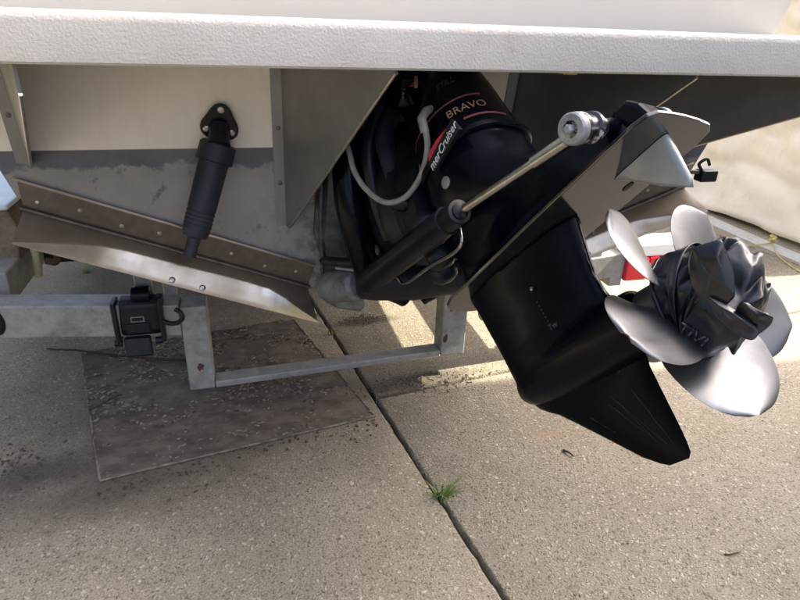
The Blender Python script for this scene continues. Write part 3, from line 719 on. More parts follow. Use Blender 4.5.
def weed(base, label, nb, hgt, spread, m, seed, lean=(0, 0)):
    rnd = random.Random(seed); bm = bmesh.new(); base = Vector(base)
    for _ in range(nb):
        a = rnd.uniform(0, 2*pi); h = hgt*rnd.uniform(.5, 1.2); sp = spread*rnd.uniform(.3, 1.2); wdt = rnd.uniform(.0014, .003)
        d = Vector((cos(a)+lean[0], sin(a)*.7+lean[1], 0)); side = Vector((-sin(a), cos(a), 0))*wdt
        o = base+Vector((rnd.uniform(-.012, .012), rnd.uniform(-.012, .012), -.01))
        prev = None
        for k in range(6):
            t = k/5; p = o+d*sp*t**1.3+Vector((0, 0, h*(t-.35*t*t))); s = side*(1-t)**.6
            cur = (bm.verts.new(p-s), bm.verts.new(p+s))
            if prev: bm.faces.new((prev[0], prev[1], cur[1], cur[0]))
            prev = cur
    w_ = build('weed', bm, M[m]); return tag(w_, label, 'weed', 'weeds in the driveway')
weed((.500, 1.315, 0), 'small green grass tuft growing from the driveway joint in front', 60, .068, .09, 'grass', 3, (.35, .05))
weed((.480, 1.42, 0), 'thin grass blades in the joint just behind the front tuft', 6, .04, .05, 'grass', 5)
weed((.323, 2.40, 0), 'dry weed tuft in the joint behind the low trailer beam', 26, .05, .05, 'grass_dry', 8)
weed((-.88, 3.35, 0), 'green weed far back under the left trim tab', 24, .08, .07, 'grass', 11)
weed((-.60, 3.55, 0), 'pale grass clump far back under the hull', 30, .06, .09, 'grass_dry', 12)

def twig(pts, r, label, group=None):
    bm = bmesh.new(); pp = bez(pts, 8); n_ = len(pp)
    pp = [p+Vector((0, .004*noise.noise(p*30), .003*noise.noise(p*25))) for p in pp]
    tube(bm, pp, [r*(1-.6*i/n_) for i in range(n_)], 7)
    return tag(build('twig', bm, M['twig'], None, smooth=1), label, 'twig', 'fallen twigs')
twig([(-.20, 2.25, .022), (-.33, 2.262, .02), (-.52, 2.33, .018), (-.70, 2.42, .012), (-.86, 2.475, .008)], .0075, 'long dark twig lying across the back of the brown sheet')
twig([(.972, 1.43, .004), (.983, 1.412, .008), (.992, 1.395, .004)], .005, 'short dark twig on the concrete below the outdrive')
twig([(-.60, 1.98, .005), (-.55, 2.02, .012), (-.50, 2.05, .014)], .004, 'small reddish twig by the left edge of the brown sheet')
twig([(1.20, .935, .003), (1.225, .93, .006), (1.25, .93, .003)], .0028, 'tiny dark twig on the concrete at lower right')

# ------------------------------------------------------------------ sterndrive (tilted up and turned)
RU, RV, RW = Vector((0.3184, -0.5448, 0.7758)), Vector((0.1340, -0.7843, -0.6057)), Vector((0.9384, 0.2968, -0.1768))
PT = Vector((0.6153, 0.6685, 0.9644))          # propeller centre
def D(u, v, w): return PT + RU*u + RV*v + RW*w
mwD = Matrix(((RU.x, RV.x, RW.x, PT.x), (RU.y, RV.y, RW.y, PT.y), (RU.z, RV.z, RW.z, PT.z), (0, 0, 0, 1)))
sd_ = empty('outdrive', mw=mwD); tag(sd_, 'glossy black outdrive leg tilted up and turned behind the boat', 'outdrive')

def foil(v, le, te, h, n=20, blunt=.75):
    pts = []
    for k in range(2*n):
        th = 2*pi*k/(2*n); x = (1-cos(th))/2
        y = abs(sin(th))**blunt*h*(1.12-.45*x)*(1 if th < pi else -1)
        pts.append(D(le+(te-le)*x, v, y))
    return pts
bm = bmesh.new()
loft(bm, [foil(*a) for a in ((-.214, -.422, -.108, .052), (-.205, -.419, -.112, .047), (-.19, -.416, -.116, .044), (-.15, -.411, -.124, .040), (-.11, -.406, -.130, .036), (-.07, -.400, -.129, .036), (-.04, -.395, -.118, .042), (0.0, -.387, -.10, .047), (.02, -.378, -.10, .043))])
lathe(bm, D(-.397, .004, 0), RU, [(0, .005), (.004, .015), (.014, .027), (.04, .039), (.08, .046), (.14, .051), (.22, .0535), (.29, .0535), (.312, .052)], 40)
lu = build('lower_unit', bm, M['black'], sd_)
rm = lu.modifiers.new('rm', 'REMESH'); rm.mode = 'VOXEL'; rm.voxel_size = 0.0036; rm.use_smooth_shade = True
sm = lu.modifiers.new('sm', 'SMOOTH'); sm.iterations = 30; sm.factor = 0.5
bm = bmesh.new()
loft(bm, [foil(*a, 20, .8) for a in ((.02, -.385, -.105, .030), (.045, -.368, -.112, .021), (.058, -.352, -.117, .0145), (.072, -.330, -.120, .0105), (.10, -.30, -.1205, .0085), (.132, -.266, -.121, .0072), (.165, -.232, -.1215, .006), (.19, -.206, -.1225, .005), (.207, -.182, -.125, .0042), (.2145, -.168, -.132, .003))])
sk = build('skeg', bm, M['black_scuff'], sd_, smooth=.7)
for (u0, v0, u1, v1) in ((-.215, .095, -.165, .175), (-.205, .085, -.150, .185), (-.195, .10, -.170, .165), (-.262, .10, -.228, .140), (-.165, .08, -.14, .19), (-.30, .085, -.29, .105)):
    bm = bmesh.new(); pts = []
    for k in range(9):
        t = k/8; u, v = u0+(u1-u0)*t+.002*noise.noise(Vector((k*.9, u0*90, 0))), v0+(v1-v0)*t
        pts.append(D(u, v, -(.0105-.036*(v-.07)+.0008)))
    tube(bm, pts, [.0001+.0004*abs(noise.noise(Vector((k*1.3, v0*70, 2)))) for k in range(9)], 5); build('scratch', bm, M['scratch'], sk)
# ventilation plate
op = [(-.458, 0), (-.456, .03), (-.448, .058), (-.43, .078), (-.40, .09), (-.34, .096), (-.25, .099), (-.1, .101), (.04, .101), (.085, .099), (.108, .092), (.118, .075), (.121, .04), (.122, 0)]
op = [(u, w_*(.92 if u < -.38 else .83)) for u, w_ in op]
full = [(u, -w_) for u, w_ in op] + [(u, w_*1.1) for u, w_ in op[::-1][1:-1]]
bm = bmesh.new(); poly_prism(bm, [D(u, -.2165, w_) for u, w_ in full], RV, .007); o = build('ventilation_plate', bm, M['black_plate'], sd_); mod_bevel(o, .0016, 2)
bm = bmesh.new(); poly_prism(bm, [D(u, -.2130+.0006, w_) for u, w_ in [(-.03+.012*cos(a), .045+.006*sin(a)) for a in [k*pi/6 for k in range(12)]]], RV, .002); build('drain_hole', bm, M['plastic'], o)
# trim fin under the plate
fin = [(-.020, -.212), (.0, -.196), (.036, -.157), (.060, -.135), (.077, -.121), (.083, -.135), (.086, -.175), (.088, -.212)]
bm = bmesh.new(); fc = (.045, -.175)
loft(bm, [[D(fc[0]+(u-fc[0])*k, fc[1]+(v-fc[1])*k if v > -.205 else v, w_*(1.5 if v < -.2 else 1)) for u, v in fin] for k, w_ in ((.72, -.006), (.90, -.005), (1, -.002), (1, .002), (.90, .005), (.72, .006))])
build('trim_fin', bm, M['fin'], sd_, smooth=1.2)
# drive shaft housing
def sup(v, uf, ua, hw, e=2.4, n=40):
    c, a = (uf+ua)/2, (ua-uf)/2; pts = []
    for k in range(n):
        t = 2*pi*k/n; cc, ss = cos(t), sin(t)
        pts.append(D(c+a*math.copysign(abs(cc)**(2/e), cc), v, hw*math.copysign(abs(ss)**(2/e), ss)))
    return pts
bm = bmesh.new()
loft(bm, [sup(*a) for a in ((-.223, -.425, .070, .072), (-.230, -.425, .068, .062), (-.25, -.42, .066, .058), (-.275, -.415, .058, .058), (-.295, -.41, .025, .062), (-.315, -.405, -.05, .075), (-.345, -.40, -.105, .090), (-.375, -.395, -.138, .098), (-.41, -.39, -.150, .101), (-.455, -.385, -.155, .103))])
up_ = build('drive_shaft_housing', bm, M['black'], sd_, smooth=.9)
bm = bmesh.new()
loft(bm, [sup(*a) for a in ((-.455, -.388, -.150, .107), (-.458, -.39, -.146, .111), (-.468, -.39, -.146, .111), (-.471, -.388, -.150, .107))]); build('cap_flange', bm, M['black'], sd_, smooth=.6)
CAP = [(-.471, -.385, -.155, .103), (-.54, -.378, -.163, .097), (-.60, -.350, -.168, .083), (-.645, -.318, -.174, .068), (-.672, -.298, -.182, .056), (-.684, -.285, -.192, .046), (-.688, -.27, -.21, .035)]
def cap_pt(v, t, r=0.0):
    c = CAP[-1]
    for a, b in zip(CAP[:-1], CAP[1:]):
        if b[0] <= v <= a[0]:
            f = (v-a[0])/(b[0]-a[0]); c = [x+(y-x)*f for x, y in zip(a, b)]; break
    else:
        if v > CAP[0][0]: c = CAP[0]
    uf, ua, hw = c[1:]; cc, ss = cos(t), sin(t); e = 2.3
    return D((uf+ua)/2+((ua-uf)/2+r)*math.copysign(abs(cc)**(2/e), cc), v, (hw+r)*math.copysign(abs(ss)**(2/e), ss))
bm = bmesh.new()
loft(bm, [[cap_pt(c[0], 2*pi*k/48) for k in range(48)] for c in CAP]); cap = build('top_cap', bm, M['black'], sd_, smooth=.6)
# stripes and lettering on the cap
def capring(v, t0, t1, h, m, name, n=24):
    bm = bmesh.new(); L_ = []
    for k in range(n+1):
        t = t0+(t1-t0)*k/n
        L_.append([cap_pt(v, t, .0003), cap_pt(v+h, t, .0003), cap_pt(v+h, t, .0016), cap_pt(v, t, .0016)])
    loft(bm, L_); return build(name, bm, m, cap)
capring(-.553, radians(-12), radians(-150), .0035, M['faint_red'], 'stripe')
capring(-.497, radians(5), radians(-45), .005, M['faint_red'], 'stripe')
def wrap_text(name, txt, size, v, t_mid, m, r0=.0014, shear=0, wide=1.0):
    me = text_mesh(txt, size, .0003, shear); me.name = name; inv = mwD.inverted()
    for vx in me.vertices:
        x, y, z = vx.co
        vx.co = inv @ cap_pt(v-y, t_mid+x*wide/.105, r0+z)
    me.materials.clear(); me.materials.append(m)
    o = bpy.data.objects.new(name, me); COL.objects.link(o); o.parent = cap
    return o
wrap_text('embossed_lettering', 'STILL', .024, -.605, radians(-52), M['emboss'])
wrap_text('gold_lettering', 'BRAVO', .026, -.522, radians(-36), M['gold_ink'], wide=1.1)
# angled badge on the port flank with its lettering
bc = [(-.284, -.459), (-.18, -.481), (-.172, -.449), (-.274, -.432)]
bm = bmesh.new(); poly_prism(bm, [D(u, v, -.1125) for u, v in bc], RW, .010); bd = build('side_badge', bm, M['plastic'], sd_); mod_bevel(bd, .002)
bx_ = (D(-.18, -.481, 0)-D(-.284, -.459, 0)).normalized(); by_ = -RV
text_obj('lettering', 'merCruiser', .026, D(-.226, -.4535, -.1178), bx_, by_, M['white_ink'], bd, shear=.25, wide=.86)
bm = bmesh.new(); poly_prism(bm, [D(-.275, -.459, -.1178), D(-.20, -.4755, -.1178), D(-.235, -.478, -.1178), D(-.268, -.472, -.1178)], RW, .001); build('red_swoosh', bm, M['red_ink'], bd)
screw('bolt_head', D(-.272, -.405, -.100), -RW, .0125, sd_, 'bush', .25, 20)
for (u, v, r) in ((-.335, -.50, .010), (-.345, -.36, .008), (-.36, -.33, .007)): screw('bolt_head', D(u, v, -.082), -RW, r, sd_, 'casting', .4)
# embossed mark on the leg
text_obj('embossed_mark', 'Tw', .016, D(-.226, -.058, -.0425), RU, -RV, M['emboss'], lu)
for k in range(7):
    bm = bmesh.new(); c = D(-.238+.001*k, -.112+k*.008, -.0405); lathe(bm, c, -RW, [(0, .0016), (.0012, .001)], 6); build('embossed_dot', bm, M['emboss'], lu)
screw('drain_screw', D(-.238, -.140, -.0395), -RW, .0035, sd_, 'screw')
# trailing ear and cross pin
bm = bmesh.new()
ear = [(-.05, -.258), (.01, -.275), (.045, -.298), (.07, -.298), (.085, -.275), (.092, -.245), (.09, -.224), (-.04, -.224)]
loft(bm, [[D(u, v, s*.024) for u, v in ear] for s in (-1, 1)]); o = build('pivot_ear', bm, M['black'], sd_); mod_bevel(o, .008)
pa, pb = D(.035, -.248, -.142), D(.040, -.305, .122); pd = (pb-pa).normalized(); pl_ = (pb-pa).length
bm = bmesh.new(); lathe(bm, pa, pd, [(0, .0125), (pl_, .0125)], 20); build('pivot_pin', bm, M['black'], sd_, smooth=.7)
def bush(p, d):
    bm = bmesh.new(); lathe(bm, p, d, [(.022, .018), (.024, .0235), (.030, .024), (.032, .020), (.052, .020), (.055, .024), (.062, .024), (.064, .016), (.085, .015)], 32); b = build('ram_bush', bm, M['chipped'], sd_, smooth=.5)
    bm = bmesh.new(); lathe(bm, p, d, [(.006, .008), (.006, .0215), (.009, .0238), (.021, .0242), (.0215, .022), (.023, .019)], 36); w_ = build('washer', bm, M['bush'], b, smooth=.5)
    bm = bmesh.new(); lathe(bm, p-d*.003, d, [(0, .005), (.002, .0075), (.010, .0075)], 6); build('nut', bm, M['bush'], w_)
    return b
bush(pa-pd*.006, pd); bush(pb+pd*.006, -pd)
# trim rams either side
def ram(a, g, anchor, label=None):
    a, g, anchor = Vector(a), Vector(g), Vector(anchor); d = (g-a).normalized(); d2 = (anchor-g).normalized(); L2 = (anchor-g).length
    bm = bmesh.new(); lathe(bm, g-d2*.02, d2, [(0, .016), (.001, .022), (.003, .0235), (.05, .0245), (.052, .0275), (.12, .029), (L2-.02, .035), (L2+.012, .036), (L2+.03, .03), (L2+.036, .02)], 32); cy = build('trim_ram', bm, M['ram'], sd_, smooth=.6)
    if label: cy['label'] = label
    bm = bmesh.new(); tube(bm, [a+d*.015, a+d*.10, a+d*.101, g+d*.02], [.0112, .0112, .0082, .0082], 20); build('rod', bm, M['rod'], cy, smooth=.7)
    bm = bmesh.new(); lathe(bm, g-d2*.024, d2, [(0, .010), (.001, .015), (.006, .016), (.008, .014)], 24); build('gland', bm, M['black'], cy, smooth=.7)
    return cy
anc = Vector((.300, 1.46, .660))
r1 = ram(pa+pd*.042, D(-.236, -.297, -.148), anc)
ram(pb-pd*.042, D(-.236, -.33, .155), (.60, 1.50, .66))
g0 = D(-.236, -.297, -.148)
bm = bmesh.new(); dn = (anc-g0).normalized(); off = Vector((.02, -.035, -.038))
tube(bm, bez([g0+dn*.02+Vector((.02, 0, -.02)), g0+dn*.05+off, g0+dn*.2+off, g0+dn*.36+off*1.05, g0+dn*.385+off*.6], 6), .0038, 8); build('hydraulic_pipe', bm, M['rod'], r1, smooth=1)
# gimbal housing on the transom (scuffed casting), ridges, bell and bellows
bm = bmesh.new()
def gout(s, y, tz=0): return [(XC+x*s, y if y else 0, z) for x, z in ((-.20, .535), (-.245, .72), (-.235, .95), (-.20, 1.09), (-.12, 1.17), (.12, 1.17), (.20, 1.09), (.235, .95), (.245, .72), (.20, .535), (.12, .505), (-.12, .505))]
def onT(pts, off): return [(x, ty(z)-off, z) for x, y, z in pts]
loft(bm, [onT(gout(1, 0), .004), onT(gout(1, 0), .035), onT(gout(.93, 0), .05), onT(gout(.90, 0), .085), onT(gout(.72, 0), .095), onT(gout(.66, 0), .075)])
gh = build('transom_housing', bm, M['gimbal'], sd_, smooth=.5)
for x, s in ((-.225, 1), (-.205, 1), (-.185, .8)):
    bm = bmesh.new(); tube(bm, [(XC+x, ty(1.05)-.05, 1.03), (XC+x-.004, ty(.8)-.056, .8), (XC+x+.004, ty(.56)-.05, .55)], [.005, .008, .005], 8); build('ridge', bm, M['gimbal'], gh, smooth=1)
bm = bmesh.new()
cen0, cen1 = Vector((XC, 1.60, .86)), D(-.37, -.44, 0)
L_ = []
for k in range(26):
    t = k/25; c = cen0.lerp(cen1, t); ax = (cen1-cen0).normalized().lerp(RU, t*.6).normalized(); s_ = Vector((1, 0, 0)).lerp(RW, t); s_ = (s_-ax*s_.dot(ax)).normalized(); u_ = s_.cross(ax)
    a = .150*(1-t)+.098*t; b = .20*(1-t)+.13*t; wv = 1+.05*sin(k*pi*.9) if 3 < k < 20 else 1
    L_.append([c+(s_*cos(2*pi*q/36)*a+u_*sin(2*pi*q/36)*b)*wv for q in range(36)])
loft(bm, L_); build('bellows', bm, M['plastic'], sd_, smooth=.8)
# upper yoke arm and top cover, carrying a small badge
bm = bmesh.new(); loft(bm, [[(.345, 1.66, 1.06), (.345, 1.62, 1.205), (.50, 1.62, 1.205), (.50, 1.66, 1.06)], [(.355, 1.50, 1.10), (.36, 1.47, 1.20), (.47, 1.47, 1.20), (.47, 1.50, 1.10)], [(.352, 1.41, 1.115), (.354, 1.405, 1.192), (.43, 1.405, 1.192), (.43, 1.41, 1.115)], [(.372, 1.30, 1.05), (.375, 1.385, 1.128), (.43, 1.385, 1.128), (.43, 1.30, 1.05)]]); yk = build('steering_yoke', bm, M['black'], sd_); mod_bevel(yk, .012, 3)
bm = bmesh.new(); box(bm, (.360, 1.398, 1.137), (.424, 1.4035, 1.183)); bg2 = build('top_badge', bm, M['plastic'], yk); mod_bevel(bg2, .002)
text_obj('lettering', 'merCruiser', .0125, (.392, 1.397, 1.151), (1, 0, 0), (0, 0, 1), M['white_ink'], bg2, .2)
bm = bmesh.new(); poly_prism(bm, [(.364, 1.3972, 1.158), (.390, 1.3972, 1.158), (.390, 1.3972, 1.175)], (0, 1, 0), .001); build('red_swoosh', bm, M['red_ink'], bg2)
bm = bmesh.new(); box(bm, (.362, 1.3966, 1.1385), (.412, 1.3974, 1.1445)); build('grey_band', bm, M['grey_ink'], bg2)
bm = bmesh.new(); tube(bm, bez([(.393, 1.40, 1.187), (.392, 1.392, 1.178), (.393, 1.391, 1.163)], 6), .0045, 8); build('pull_tab', bm, M['gold_ink'], yk, smooth=1)
# gimbal ring arms
for sx in (-1, 1):
    bm = bmesh.new(); pts = [(XC+sx*.155, 1.56, 1.06), (XC+sx*.18, 1.50, .95), (XC+sx*.165, 1.47, .82), (XC+sx*.12, 1.46, .68), (XC+sx*.02, 1.47, .60)]
    pp = bez(pts, 6); tube(bm, pp, [.028+.012*sin(pi*i/(len(pp)-1)) for i in range(len(pp))], 14); build('gimbal_ring', bm, M['black'], sd_, smooth=1)
bm = bmesh.new(); L_ = lathe_loops((.27, 1.47, .655), (1, 0, 0), [(0, .03), (.01, .045), (.05, .052), (.16, .06), (.27, .052), (.31, .045), (.32, .03)], 28); loft(bm, L_); build('ram_anchor', bm, M['plastic'], sd_, smooth=.8)
for (u, v, wv, r) in ((-.40, -.40, -.07, .035), (-.42, -.33, -.05, .03), (-.43, -.48, -.085, .025), (-.46, -.32, -.02, .032)):
    bm = bmesh.new(); bmesh.ops.create_icosphere(bm, subdivisions=3, radius=r, matrix=Matrix.Translation(D(u, v, wv)))
    for vx in bm.verts: vx.co += (vx.co-D(u, v, wv)).normalized()*noise.noise(vx.co*40)*.008
    build('casting_boss', bm, M['plastic'], sd_, smooth=1)
# lower casting lug with anode bar
bm = bmesh.new(); L_ = lathe_loops((.205, 1.585, .598), (.078, -.10, .045), [(0, .04), (.02, .046), (.10, .047), (.125, .046), (.133, .038), (.135, .01)], 28); loft(bm, L_); lug = build('ram_lug', bm, M['casting'], sd_, smooth=.6)
bm = bmesh.new(); loft(bm, [[(.205, 1.70, .50), (.205, 1.66, .60), (.30, 1.66, .60), (.33, 1.70, .45)], [(.23, 1.56, .535), (.225, 1.55, .60), (.30, 1.53, .62), (.31, 1.54, .54)]]); o = build('lug_web', bm, M['casting'], sd_); mod_bevel(o, .01, 3)
bm = bmesh.new(); pp = [(.192, 1.545, .695), (.20, 1.53, .70), (.235, 1.50, .705), (.27, 1.475, .712), (.305, 1.455, .722)]; tube(bm, bez(pp, 6), [.013]*25, 12); o = build('grease_hose', bm, M['plastic'], sd_, smooth=1)
bm = bmesh.new(); tube(bm, bez([(.222, 1.52, .682), (.26, 1.495, .684), (.30, 1.465, .692), (.322, 1.45, .71), (.318, 1.448, .726), (.296, 1.458, .722)], 6), .005, 8); build('wire_bail', bm, M['hose'], sd_, smooth=1)
bm = bmesh.new(); bmesh.ops.create_icosphere(bm, subdivisions=3, radius=.018, matrix=Matrix.Translation(Vector((.312, 1.46, .748)))); build('grease_cap', bm, M['casting'], sd_, smooth=1)
bm = bmesh.new(); lathe(bm, (.278, 1.473, .714), (.035, -.02, .01), [(0, .014), (.03, .014)], 12); build('hose_collar', bm, M['casting'], sd_, smooth=.6)
# white hose loop and thin cable
hp_ = [(0.225, 1.44, 1.075), (0.236, 1.38, 1.024), (0.24, 1.34, 0.991), (0.258, 1.3, 0.959), (0.293, 1.26, 0.937), (0.328, 1.22, 0.956), (0.352, 1.19, 1.006), (0.362, 1.18, 1.061), (0.357, 1.18, 1.101), (0.349, 1.19, 1.126)]
bm = bmesh.new(); tube(bm, bez(hp_, 8), .0064, 14); hz = build('water_hose', bm, M['hose'], sd_, smooth=1)
bm = bmesh.new(); tube(bm, [(0.356, 1.182, 1.10), (.350, 1.19, 1.125), (.365, 1.21, 1.137), (.40, 1.25, 1.14)], [.009, .0095, .009, .008], 12); build('hose_fitting', bm, M['hose'], hz, smooth=1)
bm = bmesh.new(); tube(bm, bez([(.36, 1.34, .90), (.39, 1.30, .895), (.425, 1.27, .925), (.43, 1.26, .945)], 8), .002, 6); build('cable', bm, M['hose'], sd_, smooth=1)
bm = bmesh.new(); tube(bm, bez([(.345, 1.52, 1.13), (.30, 1.47, 1.02), (.31, 1.43, .90), (.34, 1.40, .80)], 8), .018, 12); build('shift_cable_sleeve', bm, M['plastic'], sd_, smooth=1)
bm = bmesh.new(); tube(bm, bez([(.37, 1.52, 1.10), (.335, 1.45, 1.04), (.345, 1.38, .97), (.38, 1.32, .86)], 8), .024, 12); build('exhaust_sleeve', bm, M['rubber'], sd_, smooth=1)
bm = bmesh.new(); loft(bm, [[(.372, 1.37, .93), (.372, 1.36, .80), (.40, 1.34, .76), (.385, 1.355, .93)], [(.352, 1.38, .92), (.345, 1.37, .82), (.39, 1.35, .75), (.38, 1.36, .92)]]); build('side_web', bm, M['gimbal'], sd_)

# ------------------------------------------------------------------ propeller (part of the outdrive, blades as sub-parts)
RP, RH, PH = 0.1815, 0.050, radians(236.4)
PU, PV, PW = Vector((.2111, -.6011, .7708)), Vector((.1252, -.7654, -.6312)), Vector((.9694, .2298, -.0863)); PC = Vector((.6304, .6664, .9482))
def E(u, v, w): return PC + PU*u + PV*v + PW*w
bm = bmesh.new(); lathe(bm, E(-.118, 0, 0), PU, [(0, .045), (.001, .056), (.03, .0555), (.09, .052), (.125, .05), (.127, .04)], 40); prp = build('propeller_hub', bm, M['prop'], sd_, smooth=.6)
def blade(a0):
    bm = bmesh.new(); nr, nc = 34, 18
    front, back = [], []
    for i in range(nr+1):
        f = i/nr; r = RH*.92+(RP-RH*.92)*f
        beta = math.atan(.31/(2*pi*r))
        c = .158*sqrt(max(0, 1-((f-.45)/.553)**2.6)) if f > .45 else .158-.062*((.45-f)/.45)**1.4
        th = .0085*(1-f)+.0022
        rake = -.036*(1-f)**1.05
        skew = .06*f*f-.03
        R1, R2 = [], []
        for j in range(nc+1):
            s = -.5+j/nc; camber = .010*(1-4*s*s)*(1-f*.5)
            ang = a0 + skew - s*c*cos(beta)/r
            u = rake + s*c*sin(beta)
            base = E(u, r*sin(ang), r*cos(ang))
            tang = (PV*cos(ang)-PW*sin(ang)); nrm = (PU*cos(beta)+tang*sin(beta))
            e = th*sqrt(max(0.02, 1-(2*s)**2))*.5
            R1.append(base+nrm*(camber+e)); R2.append(base+nrm*(camber-e))
        front.append(R1); back.append(R2)
    loops = [R1+R2[::-1] for R1, R2 in zip(front, back)]
    loft(bm, loops)
    b = build('blade', bm, M['prop'], prp, smooth=.9)
    return b
for k in range(5): blade(PH+k*2*pi/5)

# ------------------------------------------------------------------ refuse bag wrapped on the hub
path = [(-.024, 0, 0, .004), (-.010, 0, 0, .008), (.004, 0, 0, .014), (.022, 0, 0, .024), (.048, 0, 0, .044), (.075, .0, 0, .066), (.10, 0, .01, .088), (.118, 0, .02, .105)]
pw = [D(u, v, w_)+Vector((0, 0, -dz)) for u, v, w_, dz in path]
pc = bez(pw, 12)
rad = [(.0, .060), (.10, .062), (.22, .064), (.32, .066), (.45, .076), (.62, .080), (.78, .074), (.90, .056), (.97, .034), (1.0, .008)]
def lerp_tab(t, tab):
    for (a, x), (b, y) in zip(tab[:-1], tab[1:]):
        if t <= b: return x+(y-x)*(t-a)/(b-a)
    return tab[-1][1]
def bagp(s, phi, off=0.0, tape=False):
    n_ = len(pc)-1; k = min(n_-1, int(s*n_)); f = s*n_-k
    c = pc[k].lerp(pc[k+1], f); ax = (pc[min(n_, k+2)]-pc[max(0, k-1)]).normalized()
    s_ = (RW-ax*RW.dot(ax)).normalized(); u_ = ax.cross(s_)
    r = lerp_tab(s, rad)
    q = Vector((cos(phi), sin(phi), 0))
    pleat = sin(phi*11+2.5*noise.noise(Vector((phi*2, s*3, 0))))*.0045*max(0, 1-abs(s-.16)/.22)
    big = noise.noise(q*1.7+Vector((0, 0, s*3.4)))
    rid = 1-abs(noise.noise(q*2.3+Vector((3, 1, s*5.2))))*2.2
    rid2 = 1-abs(noise.noise(q*4.4+Vector((7, 2, s*9.0))))*2.2
    gain = min(1, max(0, (s-.30)/.2))*min(1, r/.07)*.6
    if tape: gain *= .2; pleat *= .3
    r2 = r + pleat + gain*(big*.026 + rid*.020 + rid2*.004)
    return c + (s_*cos(phi)+u_*sin(phi))*(r2+off)
bg_ = empty('refuse_bag', D(-.05, 0, 0)); tag(bg_, 'crumpled black refuse bag taped over the propeller hub', 'bag')
bm = bmesh.new(); NS, NP = 26, 150
loft(bm, [[bagp(.36*i/NS, 2*pi*k/NP) for k in range(NP)] for i in range(NS+1)]); build('bag_neck', bm, M['bag'], bg_, smooth=.55)
# crumpled body: coarse jittered facets, creased subdivision
rnd = random.Random(5); bm = bmesh.new(); NP = 15
ss_ = [.33, .40, .48, .56, .64, .72, .80, .88, .95]
rows = []
for i, sv in enumerate(ss_):
    row = []
    for k in range(NP):
        ph = 2*pi*(k+.5*(i % 2)+rnd.uniform(-.28, .28))/NP; s2 = sv+rnd.uniform(-.025, .025)*(i > 0)
        row.append(bm.verts.new(bagp(s2, ph, rnd.uniform(-.017, .013)*(1 if i > 1 else .25))))
    rows.append(row)
for i in range(len(rows)-1):
    for k in range(NP):
        a_, b_, c_, d_ = rows[i][k], rows[i][(k+1) % NP], rows[i+1][(k+1) % NP], rows[i+1][k]
        bm.faces.new((a_, b_, d_)) if i % 2 else bm.faces.new((a_, b_, c_))
        bm.faces.new((b_, c_, d_)) if i % 2 else bm.faces.new((a_, c_, d_))
tip = bm.verts.new(bagp(.985, 0, -.01))
for k in range(NP): bm.faces.new((rows[-1][k], rows[-1][(k+1) % NP], tip))
cl = bm.edges.layers.float.new('crease_edge')
for e in bm.edges: e[cl] = rnd.choice((0, 0, .35, .7, .85))
bb = build('bag_body', bm, M['bag'], bg_, smooth=3.0); mod_subsurf(bb, 3)
tx = bpy.data.textures.new('crumple', 'CLOUDS'); tx.noise_scale = .03
dm = bb.modifiers.new('dis', 'DISPLACE'); dm.texture = tx; dm.strength = .006; dm.texture_coords = 'LOCAL'
def sheet_from(name, ring, centre_push, toward, th=.004, crease=.6):
    bm = bmesh.new(); R_ = [Vector(p) for p in ring]; c = sum(R_, Vector())/len(R_)+Vector(toward)*centre_push
    vs = [bm.verts.new(p) for p in R_]; inn = [bm.verts.new(p.lerp(c, .5)+Vector(toward)*rnd.uniform(-.004, .008)) for p in R_]; cv_ = bm.verts.new(c); n_ = len(R_)
    for k in range(n_):
        j = (k+1) % n_; bm.faces.new((vs[k], vs[j], inn[j], inn[k])); bm.faces.new((inn[k], inn[j], cv_))
    cl = bm.edges.layers.float.new('crease_edge')
    for e in bm.edges: e[cl] = rnd.choice((.2, .5, .8)) if len(e.link_faces) == 2 else .9
    o = build(name, bm, M['bag'], bg_, smooth=3.0); md = o.modifiers.new('so', 'SOLIDIFY'); md.thickness = th; mod_subsurf(o, 3); return o
tw = Vector((-.55, -.60, .35)).normalized()
sheet_from('bag_flap', [(0.540, 0.602, 1.034), (0.537, 0.598, 1.055), (0.562, 0.581, 1.072), (0.571, 0.557, 1.038), (0.572, 0.546, 1.007), (0.562, 0.552, 0.985), (0.550, 0.572, 0.990), (0.541, 0.591, 1.008)], .010, tw)
sheet_from('bag_fold', [(0.546, 0.566, 1.003), (0.551, 0.548, 0.982), (0.567, 0.522, 0.966), (0.579, 0.508, 0.963), (0.588, 0.511, 0.976), (0.577, 0.524, 0.988), (0.563, 0.545, 0.998)], .008, tw, .006)
sheet_from('bag_fold', [(0.566, 0.530, 1.010), (0.585, 0.515, 1.000), (0.604, 0.514, 0.992), (0.612, 0.520, 0.978), (0.598, 0.520, 0.966), (0.580, 0.527, 0.978), (0.568, 0.540, 0.992)], .012, tw, .006)
for s0, s1 in ((.25, .385),):
    bm = bmesh.new(); n_ = 72
    ins = [[bagp(s0+(s1-s0)*i/6, 2*pi*k/n_, .002, True) for k in range(n_+1)] for i in range(7)]
    loft(bm, ins, False, False)
    o = build('tape_band', bm, M['tape'], bg_, smooth=.8); md = o.modifiers.new('so', 'SOLIDIFY'); md.thickness = .0015; md.offset = 1
bm = bmesh.new(); tube(bm, [bagp(.005, 2*pi*k/40, .001) for k in range(41)], .0035, 8); build('rim_cord', bm, M['tape'], bg_, smooth=1)
from mathutils.bvhtree import BVHTree
